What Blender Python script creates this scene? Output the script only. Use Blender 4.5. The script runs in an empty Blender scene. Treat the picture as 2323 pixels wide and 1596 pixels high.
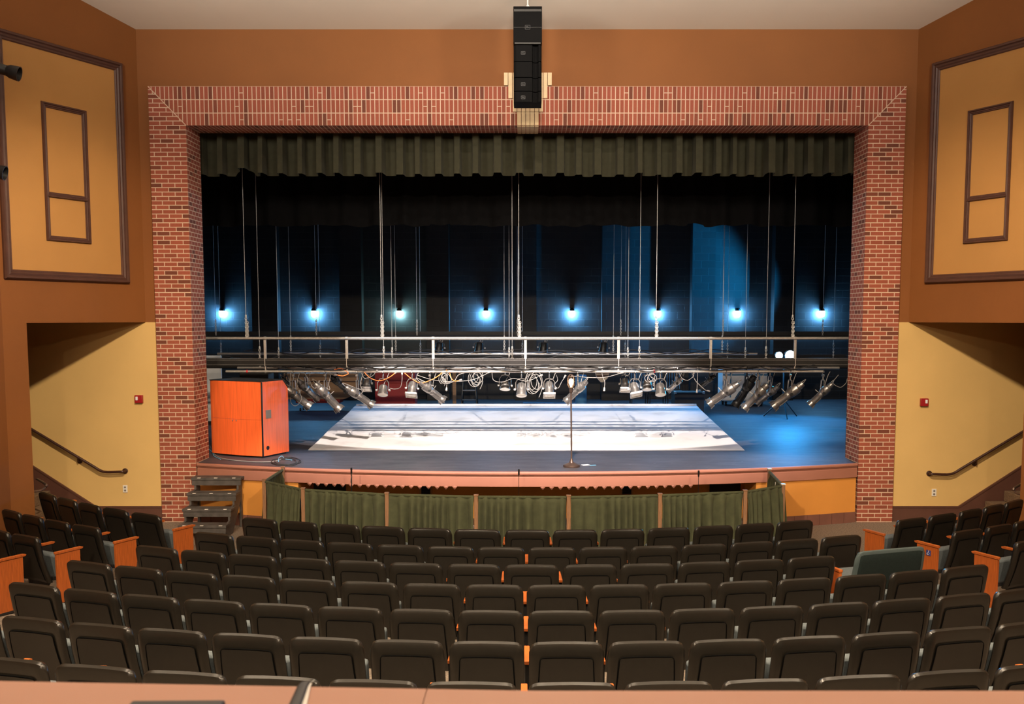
import bpy, bmesh, math, random
from mathutils import Vector, Matrix, Euler

# ------------------------------------------------------------------ camera, world, lights, exposure
scene = bpy.context.scene
COL = scene.collection
rnd = random.Random(7)
W, H = 2323, 1596
FOC = 2150.0
PITCH = math.radians(4.9)
PX, PY0 = 1196.0, 722 + FOC * math.tan(PITCH)
CAMZ = 3.26

cam_data = bpy.data.cameras.new('camera')
cam = bpy.data.objects.new('camera', cam_data)
COL.objects.link(cam)
cam.location = (0, 0, CAMZ)
cam.rotation_euler = (math.pi / 2 - PITCH, 0, 0)
cam_data.sensor_width = 36
cam_data.lens = FOC / W * 36
cam_data.shift_x = (W / 2 - PX) / W
cam_data.shift_y = (PY0 - H / 2) / W
cam_data.clip_start = 0.05
cam_data.clip_end = 200
cam_data.dof.use_dof = True
cam_data.dof.focus_distance = 13.5
cam_data.dof.aperture_fstop = 9
scene.camera = cam

vs = scene.view_settings
vs.view_transform = 'Standard'
vs.look = 'None'
vs.gamma = 1
vs.exposure = 0.0
vs.use_curve_mapping = False

world = bpy.data.worlds.new('world')
scene.world = world
world.use_nodes = True
world.node_tree.nodes['Background'].inputs[0].default_value = (1, .8, .6, 1)
world.node_tree.nodes['Background'].inputs[1].default_value = 0.0


def light(kind, name, loc, target, color, energy, **kw):
    d = bpy.data.lights.new(name, kind)
    d.color = color
    d.energy = energy
    for k, v in kw.items():
        if k != 'scale':
            setattr(d, k, v)
    o = bpy.data.objects.new(name, d)
    COL.objects.link(o)
    o.location = loc
    if target is not None:
        o.rotation_euler = (Vector(target) - Vector(loc)).to_track_quat('-Z', 'Y').to_euler()
    if 'scale' in kw:
        o.scale = kw['scale']
    return o


WARM = (1.0, 0.79, 0.56)
# house downlights in the auditorium ceiling
for hx in (-4.2, 0, 4.2):
    for hy, hp in ((2.0, 60), (5.5, 290), (9.0, 230)):
        light('AREA', 'house_downlight', (hx, hy, 8.9), (hx * .9, hy + .3, 0), WARM, hp, shape='DISK', size=1.3, spread=math.radians(95))
# house lamps at the rear wall that light the seat backs and the stage front
for hx in (-3.4, 3.4):
    light('SPOT', 'rear_house_light', (hx, -2.4, 7.2), (hx * .2, 12.2, .2), WARM, 5600 if hx < 0 else 4100, spot_size=math.radians(52), spot_blend=0.9, shadow_soft_size=0.15)
# added fill lamps in mid-air that brighten the ceiling
for hx in (-5.5, 0, 5.5):
    light('AREA', 'ceiling_fill', (hx, 8.2, 7.0), (hx * .7, 11.9, 8.8), (1, .9, .77), 132, shape='DISK', size=1.0, spread=math.radians(105))
# light from the rear of the house on the splayed walls and alcoves
for hx in (-1, 1):
    light('SPOT', 'wall_wash', (hx * 1.9, 6.6, 7.9), (hx * 6.9, 14.6, 2.5), WARM, 3600, spot_size=math.radians(42), spot_blend=0.9, shadow_soft_size=0.2)
# front of house stage lights up in the ceiling, plus an added spill fill
FOH = (1.0, 0.86, 0.76)
light('SPOT', 'front_light', (0, 7.0, 9.05), (0, 17.6, .96), FOH, 13000, spot_size=math.radians(7.4), spot_blend=0.1, shadow_soft_size=0.04, scale=(5.2, 1.0, 1.0))
light('SPOT', 'apron_light', (0, 6.6, 9.1), (0, 15.15, 1.0), (1.0, 0.85, 0.78), 13000, spot_size=math.radians(11.2), spot_blend=0.5, shadow_soft_size=0.05, scale=(4.6, 1.0, 1.0))
for hx in (-2.4, 2.4):
    light('SPOT', 'stage_wash', (hx, 7.2, 9.05), (0, 19.1, 1.5), (1.0, 0.92, 0.86), 7400, spot_size=math.radians(14.5), spot_blend=0.4, shadow_soft_size=0.04, scale=(2.2, 1.0, 1.0))
light('SPOT', 'arch_spill_fill', (0, 5.0, 9.3), (0, 15.6, 6.0), FOH, 1100, spot_size=math.radians(22), spot_blend=1.0, shadow_soft_size=0.05, scale=(1.9, 1, 1))  # added spot imitating front light spill over arch and valance
light('SPOT', 'lectern_light', (-2.0, 6.6, 9.1), (-4.75, 15.75, 1.75), (1, .86, .74), 1500, spot_size=math.radians(6.6), spot_blend=0.4, shadow_soft_size=0.04)
# cool lights upstage
BLUE = (0.008, 0.32, 0.85)
light('SPOT', 'work_light_beam', (6.05, 21.75, 2.45), (5.5, 21.0, .96), BLUE, 560, spot_size=math.radians(150), spot_blend=0.5, shadow_soft_size=0.08)
light('SPOT', 'wall_blue', (9.6, 25.07, 4.1), (4.5, 26.9, 4.1), (0.015, 0.36, 0.85), 7500, spot_size=math.radians(56), spot_blend=0.6, shadow_soft_size=0.06, scale=(.40, 1, 1))
light('AREA', 'stage_blue', (-1, 23, 7.4), (-1, 22.5, 0), (0.16, 0.42, 1.0), 70, shape='RECTANGLE', size=10, size_y=1.5, spread=math.radians(90))


# ------------------------------------------------------------------ picture-to-place helper (gives metres)
CP, SP = math.cos(PITCH), math.sin(PITCH)


def ray(u, v):
    a = (u - PX) / FOC
    b = (PY0 - v) / FOC
    return Vector((a, CP + b * SP, -SP + b * CP))


def at(u, v, y):
    d = ray(u, v)
    return Vector((0, 0, CAMZ)) + d * (y / d.y)


def atz(u, v, z):
    d = ray(u, v)
    return Vector((0, 0, CAMZ)) + d * ((z - CAMZ) / d.z)


# ------------------------------------------------------------------ materials
def new_mat(name):
    m = bpy.data.materials.new(name)
    m.use_nodes = True
    nt = m.node_tree
    return m, nt, nt.nodes['Principled BSDF']


def mat(name, col, rough=0.6, metal=0.0, var=0.0, vscale=6.0, bump=0.0, bscale=80.0, sheen=0.0, emit=None, estr=0.0, spec=None, coat=0.0, stretch=None):
    m, nt, b = new_mat(name)
    b.inputs['Base Color'].default_value = (*col, 1)
    b.inputs['Roughness'].default_value = rough
    b.inputs['Metallic'].default_value = metal
    if spec is not None:
        b.inputs['Specular IOR Level'].default_value = spec
    if coat:
        b.inputs['Coat Weight'].default_value = coat
        b.inputs['Coat Roughness'].default_value = 0.15
    if sheen:
        b.inputs['Sheen Weight'].default_value = sheen
        b.inputs['Sheen Roughness'].default_value = 0.4
        b.inputs['Sheen Tint'].default_value = (*[min(1, c * 5 + .1) for c in col], 1)
    if emit:
        b.inputs['Emission Color'].default_value = (*emit, 1)
        b.inputs['Emission Strength'].default_value = estr
    if var or bump:
        tc = nt.nodes.new('ShaderNodeTexCoord')
        src = tc.outputs['Object']
        if stretch:
            mp = nt.nodes.new('ShaderNodeMapping')
            mp.inputs['Scale'].default_value = stretch
            nt.links.new(src, mp.inputs[0])
            src = mp.outputs[0]
    if var:
        n = nt.nodes.new('ShaderNodeTexNoise')
        n.inputs['Scale'].default_value = vscale
        n.inputs['Detail'].default_value = 5
        nt.links.new(src, n.inputs['Vector'])
        r = nt.nodes.new('ShaderNodeValToRGB')
        r.color_ramp.elements[0].position = .3
        r.color_ramp.elements[1].position = .7
        r.color_ramp.elements[0].color = (*[c * (1 - var) for c in col], 1)
        r.color_ramp.elements[1].color = (*[min(1, c * (1 + var)) for c in col], 1)
        nt.links.new(n.outputs['Fac'], r.inputs[0])
        nt.links.new(r.outputs[0], b.inputs['Base Color'])
    if bump:
        n = nt.nodes.new('ShaderNodeTexNoise')
        n.inputs['Scale'].default_value = bscale
        n.inputs['Detail'].default_value = 3
        nt.links.new(src, n.inputs['Vector'])
        bp = nt.nodes.new('ShaderNodeBump')
        bp.inputs['Strength'].default_value = bump
        bp.inputs['Distance'].default_value = 0.01
        nt.links.new(n.outputs['Fac'], bp.inputs['Height'])
        nt.links.new(bp.outputs[0], b.inputs['Normal'])
    return m


def brick_mat(name, ax, ay, bw, rh, offset, reds, mortar, darks, split=False, mort=.0068, rough=.85, shift=(0, 0), bumpd=.006):
    """bricks laid in world metres on the plane of axes ax, ay"""
    m, nt, b = new_mat(name)
    N, L = nt.nodes.new, nt.links.new
    g = N('ShaderNodeNewGeometry')
    s = N('ShaderNodeSeparateXYZ')
    L(g.outputs['Position'], s.inputs[0])
    c = N('ShaderNodeCombineXYZ')
    for k, a in enumerate((ax, ay)):
        ad = N('ShaderNodeMath')
        ad.operation = 'ADD'
        ad.inputs[1].default_value = 40 + shift[k]
        L(s.outputs[a], ad.inputs[0])
        L(ad.outputs[0], c.inputs[k])

    def brick(w, h, off):
        t = N('ShaderNodeTexBrick')
        t.offset = off
        t.offset_frequency = 2
        t.squash = 1
        t.inputs['Color1'].default_value = (0, 0, 0, 1)
        t.inputs['Color2'].default_value = (1, 1, 1, 1)
        t.inputs['Mortar'].default_value = (0, 0, 0, 1)
        t.inputs['Scale'].default_value = 1
        t.inputs['Mortar Size'].default_value = mort
        t.inputs['Mortar Smooth'].default_value = .15
        t.inputs['Bias'].default_value = 0
        t.inputs['Brick Width'].default_value = w
        t.inputs['Row Height'].default_value = h
        L(c.outputs[0], t.inputs['Vector'])
        return t
    t = brick(bw, rh, offset)
    fac = t.outputs['Fac']
    r = N('ShaderNodeValToRGB')
    r.color_ramp.interpolation = 'LINEAR'
    e = r.color_ramp.elements
    e[0].position = 0
    e[0].color = (*darks, 1)
    e[1].position = 1
    e[1].color = (*reds[2], 1)
    for p, cc in ((.1, darks), (.2, reds[0]), (.62, reds[1])):
        x = e.new(p)
        x.color = (*cc, 1)
    L(t.outputs['Color'], r.inputs[0])
    if split:
        t2 = brick(bw, rh / 2, offset)
        lo = N('ShaderNodeMath'); lo.operation = 'GREATER_THAN'; lo.inputs[1].default_value = .40
        hi = N('ShaderNodeMath'); hi.operation = 'LESS_THAN'; hi.inputs[1].default_value = .49
        L(t.outputs['Color'], lo.inputs[0]); L(t.outputs['Color'], hi.inputs[0])
        a = N('ShaderNodeMath'); a.operation = 'MULTIPLY'
        L(lo.outputs[0], a.inputs[0]); L(hi.outputs[0], a.inputs[1])
        a2 = N('ShaderNodeMath'); a2.operation = 'MULTIPLY'
        L(a.outputs[0], a2.inputs[0]); L(t2.outputs['Fac'], a2.inputs[1])
        mx = N('ShaderNodeMath'); mx.operation = 'MAXIMUM'
        L(a2.outputs[0], mx.inputs[0]); L(fac, mx.inputs[1])
        fac = mx.outputs[0]
    nz = N('ShaderNodeTexNoise')
    nz.inputs['Scale'].default_value = 45
    nz.inputs['Detail'].default_value = 4
    L(g.outputs['Position'], nz.inputs['Vector'])
    mr = N('ShaderNodeMapRange')
    mr.inputs['To Min'].default_value = .8
    mr.inputs['To Max'].default_value = 1.2
    L(nz.outputs['Fac'], mr.inputs['Value'])
    ml = N('ShaderNodeMix'); ml.data_type = 'RGBA'; ml.blend_type = 'MULTIPLY'
    ml.inputs['Factor'].default_value = 1
    L(r.outputs[0], ml.inputs['A']); L(mr.outputs[0], ml.inputs['B'])
    mix = N('ShaderNodeMix'); mix.data_type = 'RGBA'
    L(fac, mix.inputs['Factor'])
    L(ml.outputs['Result'], mix.inputs['A'])
    mix.inputs['B'].default_value = (*mortar, 1)
    L(mix.outputs['Result'], b.inputs['Base Color'])
    b.inputs['Roughness'].default_value = rough
    inv = N('ShaderNodeMath'); inv.operation = 'SUBTRACT'; inv.inputs[0].default_value = 1
    L(fac, inv.inputs[1])
    bp = N('ShaderNodeBump'); bp.inputs['Strength'].default_value = .6; bp.inputs['Distance'].default_value = bumpd
    L(inv.outputs[0], bp.inputs['Height'])
    L(bp.outputs[0], b.inputs['Normal'])
    return m


REDS = ((.27, .066, .034), (.32, .082, .044), (.3, .074, .042))
MORT = (.62, .45, .33)
DARK = (.15, .042, .022)
M = {}
M['brick'] = brick_mat('brick', 0, 2, .203, .0677, .5, REDS, MORT, DARK)
M['brick_jamb'] = brick_mat('brick_jamb', 1, 2, .135, .0677, .5, REDS, MORT, DARK, shift=(.04, 0))
M['brick_soldier'] = brick_mat('brick_soldier', 0, 2, .0677, .203, 0, REDS, MORT, DARK, split=True, shift=(0, .06))
M['brick_soffit'] = brick_mat('brick_soffit', 0, 1, .0677, .203, 0, REDS, MORT, DARK, split=True)
CR = ((.66, .5, .3), (.72, .55, .34), (.68, .52, .31))
M['mortar'] = mat('mortar', MORT, .9)
M['stone'] = mat('stone', (.7, .53, .32), .85, var=.08, vscale=9)
M['wall'] = mat('wall_paint', (.23, .078, .0135), .75, var=.05, vscale=1.2, bump=.08, bscale=160)
M['panel'] = mat('panel_paint', (.47, .235, .065), .7, var=.04, vscale=1.5, bump=.08, bscale=160)
M['yellow'] = mat('yellow_paint', (.68, .45, .165), .75, var=.04, vscale=1.5, bump=.08, bscale=160)
M['orange'] = mat('orange_paint', (.72, .3, .055), .7, var=.05, vscale=2)
M['moulding'] = mat('moulding', (.085, .036, .024), .5, var=.12, vscale=8)
M['base'] = mat('baseboard', (.1, .04, .026), .55, var=.1, vscale=5)
M['basestage'] = mat('stage_baseboard', (.2, .085, .06), .55, var=.1, vscale=5)
M['fascia'] = mat('fascia_paint', (.36, .15, .1), .55, var=.05, vscale=3)
M['ceiling'] = mat('ceiling', (.78, .72, .62), .9, var=.02, vscale=1)
M['darkwood'] = mat('rail_wood', (.045, .016, .009), .35, var=.2, vscale=12)
M['black'] = mat('black_paint', (.012, .012, .013), .7, var=.2, vscale=5)
M['blackmetal'] = mat('black_metal', (.015, .015, .016), .4, metal=.3, var=.15, vscale=30)
M['silver'] = mat('silver_metal', (.33, .315, .305), .3, metal=.85, var=.15, vscale=18)
M['stepblack'] = mat('worn_black', (.075, .066, .06), .6, var=.35, vscale=9)
M['steel'] = mat('steel_pipe', (.55, .52, .49), .38, metal=.75, var=.1, vscale=20)
M['wire'] = mat('lift_wire', (.6, .58, .55), .45, metal=.4, var=.05)
M['raceway'] = mat('raceway', (.018, .016, .015), .6, spec=.2, var=.15, vscale=9)
M['cable'] = mat('grey_cable', (.25, .235, .225), .55, var=.1)
M['cable_black'] = mat('black_cable', (.03, .03, .032), .5, var=.1)
M['cable_orange'] = mat('orange_cable', (.85, .22, .06), .5, var=.05)
M['cable_blue'] = mat('blue_cable', (.15, .4, .6), .5, var=.05)
M['lens'] = mat('lens_glass', (.75, .78, .8), .12, metal=.0, coat=.6, var=.05)
M['frost'] = mat('frost_lens', (.85, .83, .78), .3, coat=.3, var=.05)
M['seat_shell'] = mat('seat_shell', (.0115, .0096, .0072), .28, spec=.45, var=.1, vscale=20, bump=.05, bscale=300)
M['seat_inset'] = mat('seat_inset', (.0125, .0105, .008), .45, spec=.35, var=.12, vscale=20, bump=.08, bscale=300)
M['seat_fabric'] = mat('seat_fabric', (.1, .118, .125), .9, var=.15, vscale=60, bump=.15, bscale=250)
M['seat_green'] = mat('seat_green', (.011, .018, .0165), .9, var=.15, vscale=50, sheen=.05, spec=.2)
M['seat_rim'] = mat('seat_rim', (.05, .07, .07), .6, var=.1)
M['seat_wood'] = mat('seat_wood', (.4, .095, .018), .4, var=.22, vscale=6, stretch=(14, 14, 1.2))
M['groove'] = mat('seat_groove', (.003, .003, .003), .95, var=.05, spec=.02)
M['seat_metal'] = mat('seat_metal', (.014, .013, .013), .5, var=.1)
M['laminate'] = mat('laminate', (.9, .15, .035), .3, var=.12, vscale=3, stretch=(12, 12, .7), coat=.25)
M['velvet'] = mat('velvet_olive', (.038, .0355, .017), .95, var=.12, vscale=14, sheen=.12)
M['border'] = mat('black_border', (.0045, .0042, .0044), .95, var=.15, vscale=10, sheen=.03, spec=.1)
M['pit'] = mat('pit_drape', (.06, .066, .031), .95, var=.18, vscale=10, sheen=.2)
M['post'] = mat('pine_post', (.26, .13, .062), .65, var=.25, vscale=8, stretch=(10, 10, 1))
M['white'] = mat('white_plastic', (.75, .72, .66), .45, var=.03)
M['redbox'] = mat('red_plastic', (.32, .012, .015), .35, var=.08)
M['redpaint'] = mat('red_paint', (.33, .012, .014), .55, var=.1, vscale=4)
M['tan'] = mat('tan_wood', (.3, .17, .085), .6, var=.2, vscale=4, stretch=(1, 1, 12))
M['bluefab_and_light'] = mat('blue_fabric_and_light', (.06, .2, .36), .8, var=.1)  # blue cloth colour, also blue light painted on chair slats and loose pipe
M['whitepaint'] = mat('white_paint', (.74, .78, .82), .5, var=.04)
M['carpet'] = mat('carpet', (.2, .155, .115), .98, var=.55, vscale=55, bump=.3, bscale=120)
M['stepcarpet'] = mat('step_carpet', (.16, .1, .055), .98, var=.4, vscale=50)
M['ledge'] = mat('ledge_laminate', (.4, .2, .135), .45, var=.03, vscale=3)
M['strap'] = mat('strap', (.03, .028, .03), .6, var=.1)
M['paper'] = mat('paper', (.8, .82, .85), .6, var=.03)
M['symbol'] = mat('symbol_blue', (.03, .05, .25), .5, var=.02)
M['bulb'] = mat('bulb_glass', (1, .85, .6), .3, emit=(1.0, .72, .38), estr=26)
M['walllamp'] = mat('wall_lamp_glass', (.8, .9, 1), .3, emit=(.15, .52, 1.0), estr=800)
M['walllamp_green'] = mat('wall_lamp_glass_pale', (.8, .9, 1), .3, emit=(.4, .85, .9), estr=300)
M['floodface'] = mat('flood_face', (.8, .9, 1), .3, emit=(.5, .8, 1.0), estr=45)
M['redlamp'] = mat('red_tape', (.75, .04, .06), .5, var=.03)
M['brass'] = mat('bronze_metal', (.16, .11, .09), .4, metal=.7, var=.15, vscale=15)
M['badge'] = mat('badge', (.2, .18, .17), .4, var=.05)
M['emblem'] = mat('emblem', (.035, .032, .03), .5, var=.05)
M['speaker'] = mat('speaker_black', (.0035, .0032, .0032), .75, var=.1, vscale=40, spec=.12)
M['speakerbar'] = mat('speaker_bar', (.02, .018, .014), .5, var=.1)


def floor_mat():
    m, nt, b = new_mat('stage_floor')
    N, L = nt.nodes.new, nt.links.new
    g = N('ShaderNodeNewGeometry')
    mp = N('ShaderNodeMapping'); mp.inputs['Scale'].default_value = (.7, 2.2, 1)
    L(g.outputs['Position'], mp.inputs[0])
    n = N('ShaderNodeTexNoise'); n.inputs['Scale'].default_value = 2.2; n.inputs['Detail'].default_value = 9; n.inputs['Roughness'].default_value = .68
    L(mp.outputs[0], n.inputs['Vector'])
    r = N('ShaderNodeValToRGB')
    r.color_ramp.elements[0].position = .3; r.color_ramp.elements[0].color = (.038, .036, .042, 1)
    r.color_ramp.elements[1].position = .75; r.color_ramp.elements[1].color = (.098, .09, .1, 1)
    L(n.outputs['Fac'], r.inputs[0])
    w = N('ShaderNodeTexNoise'); w.inputs['Scale'].default_value = 5; w.inputs['Detail'].default_value = 4; w.inputs['Distortion'].default_value = 3.5
    mp2 = N('ShaderNodeMapping'); mp2.inputs['Scale'].default_value = (.5, 3, 1)
    L(g.outputs['Position'], mp2.inputs[0]); L(mp2.outputs[0], w.inputs['Vector'])
    r2 = N('ShaderNodeValToRGB')
    r2.color_ramp.elements[0].position = .685; r2.color_ramp.elements[0].color = (0, 0, 0, 1)
    r2.color_ramp.elements[1].position = .72; r2.color_ramp.elements[1].color = (.55, .55, .55, 1)
    L(w.outputs['Fac'], r2.inputs[0])
    mix = N('ShaderNodeMix'); mix.data_type = 'RGBA'
    L(r2.outputs[0], mix.inputs['Factor']); L(r.outputs[0], mix.inputs['A'])
    mix.inputs['B'].default_value = (.3, .28, .3, 1)
    L(mix.outputs['Result'], b.inputs['Base Color'])
    b.inputs['Roughness'].default_value = .58
    b.inputs['Specular IOR Level'].default_value = .18
    return m


def block_mat():
    m = brick_mat('black_block', 0, 2, .406, .203, .5, ((.015, .016, .018), (.017, .018, .02), (.014, .015, .018)), (.026, .027, .03), (.012, .013, .015), mort=.006, rough=.6, bumpd=.008)
    return m


def sheet_mat():
    m, nt, b = new_mat('white_sheet')
    N, L = nt.nodes.new, nt.links.new
    g = N('ShaderNodeNewGeometry')
    n = N('ShaderNodeTexNoise'); n.inputs['Scale'].default_value = 1.6; n.inputs['Detail'].default_value = 8
    L(g.outputs['Position'], n.inputs['Vector'])
    r = N('ShaderNodeValToRGB')
    r.color_ramp.elements[0].position = .32; r.color_ramp.elements[0].color = (.6, .58, .57, 1)
    r.color_ramp.elements[1].position = .5; r.color_ramp.elements[1].color = (.78, .76, .76, 1)
    L(n.outputs['Fac'], r.inputs[0]); L(r.outputs[0], b.inputs['Base Color'])
    b.inputs['Roughness'].default_value = .7
    return m


M['stagefloor'] = floor_mat()
M['block'] = block_mat()
M['sheet'] = sheet_mat()


# ------------------------------------------------------------------ mesh builder
class MB:
    def __init__(s):
        s.v, s.f, s.mi = [], [], []
        s.cur = 0

    def add(s, verts, faces):
        o = len(s.v)
        s.v += [tuple(p) for p in verts]
        s.f += [tuple(i + o for i in f) for f in faces]
        s.mi += [s.cur] * len(faces)

    def box(s, c, size, rot=None):
        hx, hy, hz = (k / 2 for k in size)
        P = [Vector((x, y, z)) for x in (-hx, hx) for y in (-hy, hy) for z in (-hz, hz)]
        if rot is not None:
            R = rot if isinstance(rot, Matrix) else Euler(rot).to_matrix()
            P = [R @ p for p in P]
        P = [p + Vector(c) for p in P]
        s.add(P, [(0, 1, 3, 2), (4, 6, 7, 5), (0, 4, 5, 1), (2, 3, 7, 6), (0, 2, 6, 4), (1, 5, 7, 3)])
        return s

    def quad(s, a, b, c, d):
        s.add([a, b, c, d], [(0, 1, 2, 3)])
        return s

    def poly(s, pts):
        s.add(pts, [tuple(range(len(pts)))])
        return s

    def tube(s, pts, r, seg=8, cap=True, closed=False):
        pts = [Vector(p) for p in pts]
        n = len(pts)
        rr = r if isinstance(r, (list, tuple)) else [r] * n
        t0 = (pts[1] - pts[0]).normalized()
        ref = Vector((0, 0, 1)) if abs(t0.z) < .9 else Vector((1, 0, 0))
        nrm = (ref - t0 * ref.dot(t0)).normalized()
        V = []
        for i, p in enumerate(pts):
            if closed:
                t = pts[(i + 1) % n] - pts[i - 1]
            else:
                t = pts[min(i + 1, n - 1)] - pts[max(i - 1, 0)]
            t.normalize()
            nrm = nrm - t * nrm.dot(t)
            nrm.normalize()
            b = t.cross(nrm)
            for k in range(seg):
                a = 2 * math.pi * k / seg
                V.append(p + (nrm * math.cos(a) + b * math.sin(a)) * rr[i])
        F = []
        m = n if closed else n - 1
        for i in range(m):
            j = (i + 1) % n
            for k in range(seg):
                F.append((i * seg + k, i * seg + (k + 1) % seg, j * seg + (k + 1) % seg, j * seg + k))
        if cap and not closed:
            F.append(tuple(range(seg))[::-1])
            F.append(tuple((n - 1) * seg + k for k in range(seg)))
        s.add(V, F)
        return s

    def lathe(s, prof, mtx=None, seg=20, cap=True):
        """profile of (radius, height) turned about local Z"""
        mtx = mtx or Matrix()
        V, F = [], []
        for r, z in prof:
            for k in range(seg):
                a = 2 * math.pi * k / seg
                V.append(mtx @ Vector((r * math.cos(a), r * math.sin(a), z)))
        for i in range(len(prof) - 1):
            for k in range(seg):
                F.append((i * seg + k, i * seg + (k + 1) % seg, (i + 1) * seg + (k + 1) % seg, (i + 1) * seg + k))
        if cap:
            F.append(tuple(range(seg))[::-1])
            F.append(tuple((len(prof) - 1) * seg + k for k in range(seg)))
        s.add(V, F)
        return s

    def prism(s, poly, d0, d1, fn):
        """polygon (a, b) extruded from d0 to d1, fn(a, b, d) gives the point"""
        n = len(poly)
        V = [fn(a, b, d0) for a, b in poly] + [fn(a, b, d1) for a, b in poly]
        F = [tuple(range(n))[::-1], tuple(range(n, 2 * n))]
        for i in range(n):
            j = (i + 1) % n
            F.append((i, j, n + j, n + i))
        s.add(V, F)
        return s

    def grid(s, nx, ny, fn):
        V = [fn(i / nx, j / ny) for j in range(ny + 1) for i in range(nx + 1)]
        F = [(j * (nx + 1) + i, j * (nx + 1) + i + 1, (j + 1) * (nx + 1) + i + 1, (j + 1) * (nx + 1) + i) for j in range(ny) for i in range(nx)]
        s.add(V, F)
        return s

    def build(s, name, mats, parent=None, smooth=True, bevel=0, loc=None, solid=0, recalc=True):
        me = bpy.data.meshes.new(name)
        off = Vector(loc) if loc is not None else Vector()
        me.from_pydata([tuple(Vector(v) - off) for v in s.v], [], s.f)
        for m in (mats if isinstance(mats, list) else [mats]):
            me.materials.append(m)
        for p, i in zip(me.polygons, s.mi):
            p.material_index = i
        if recalc:
            bm = bmesh.new()
            bm.from_mesh(me)
            bmesh.ops.recalc_face_normals(bm, faces=bm.faces)
            bm.to_mesh(me)
            bm.free()
        if smooth:
            for p in me.polygons:
                p.use_smooth = True
            me.set_sharp_from_angle(angle=math.radians(38))
        o = bpy.data.objects.new(name, me)
        COL.objects.link(o)
        o.location = off
        if parent:
            o.parent = parent
        if bevel:
            b = o.modifiers.new('bevel', 'BEVEL')
            b.width = bevel
            b.segments = 2
            b.limit_method = 'ANGLE'
        if solid:
            b = o.modifiers.new('solid', 'SOLIDIFY')
            b.thickness = solid
        return o


def tag(o, label, cat=None, group=None, kind=None):
    o['label'] = label
    if cat:
        o['category'] = cat
    if group:
        o['group'] = group
    if kind:
        o['kind'] = kind
    return o


def thing(name, loc, label, cat, group=None, rotz=0):
    o = bpy.data.objects.new(name, None)
    COL.objects.link(o)
    o.location = loc
    o.rotation_euler = (0, 0, rotz)
    o.empty_display_size = .1
    return tag(o, label, cat, group)


def struct(o, label):
    o['kind'] = 'structure'
    o['label'] = label
    return o


KIDS = {}


def index_children():
    KIDS.clear()
    for o in COL.objects:
        if o.parent:
            KIDS.setdefault(o.parent.name, []).append(o)


def copy_tree(o, parent=None):
    c = o.copy()
    COL.objects.link(c)
    if parent:
        c.parent = parent
    for ch in KIDS.get(o.name, []):
        copy_tree(ch, c)
    return c


def spline(pts, n=8):
    pts = [Vector(p) for p in pts]
    out = []
    for i in range(len(pts) - 1):
        p0, p1, p2, p3 = pts[max(i - 1, 0)], pts[i], pts[i + 1], pts[min(i + 2, len(pts) - 1)]
        for k in range(n):
            t = k / n
            out.append(.5 * ((2 * p1) + (p2 - p0) * t + (2 * p0 - 5 * p1 + 4 * p2 - p3) * t * t + (3 * p1 - p0 - 3 * p2 + p3) * t ** 3))
    out.append(pts[-1])
    return out


ORD = ['first', 'second', 'third', 'fourth', 'fifth', 'sixth', 'seventh', 'eighth', 'ninth', 'tenth', 'eleventh', 'twelfth', 'thirteenth', 'fourteenth', 'fifteenth', 'sixteenth', 'seventeenth']

# ------------------------------------------------------------------ the auditorium shell
ZS = .96                     # stage floor
FW = 15.08                   # front wall plane
CORN = 6.05                  # corner of front wall and splayed walls
SD = Vector((.447, -.894))   # direction of the right splayed wall towards the audience
RC = Vector((.18, 20.8))     # centre of the seating arcs


def side(sgn, s_, z, off=0.0):
    """point on a splayed wall, s_ metres from the corner, off metres out of its face"""
    n = Vector((-.894, -.447))
    p = Vector((CORN, FW)) + SD * s_ + n * off
    return Vector((sgn * p.x, p.y, z))


def floor_z(x, y):
    r = math.hypot(x - RC.x, y - RC.y)
    tab = ((9.6, 0.0), (9.95, 0.0), (10.85, .015), (11.75, .07), (12.65, .125), (13.55, .175), (14.45, .24), (15.35, .305), (26, 1.1))
    if r <= tab[0][0]:
        return 0.0
    for (a, za), (b, zb) in zip(tab, tab[1:]):
        if r <= b:
            return za + (zb - za) * (r - a) / (b - a)
    return 1.1


m = MB()
m.grid(52, 72, lambda a, b: (lambda x, y: (x, y, floor_z(x, y)))(-10 + 20 * a, -3 + 18.3 * b))
struct(m.build('floor', M['carpet']), 'speckled brown carpet floor of the auditorium')

# front wall: above the brick, beside it, yellow below the soffit
SOF = 3.2
m = MB()
m.quad((-CORN, FW, 6.5), (CORN, FW, 6.5), (CORN, FW, 7.72), (-CORN, FW, 7.72))
for sg in (-1, 1):
    m.quad((sg * 5.6, FW, SOF), (sg * CORN, FW, SOF), (sg * CORN, FW, 6.5), (sg * 5.6, FW, 6.5))
m.cur = 1
for sg in (-1, 1):
    m.quad((sg * 5.6, FW, 0), (sg * 10.2, FW, 0), (sg * 10.2, FW, SOF), (sg * 5.6, FW, SOF))
struct(m.build('wall_front', [M['wall'], M['yellow']]), 'brown orange front wall around the brick arch, yellow in the stair alcoves')

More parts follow.
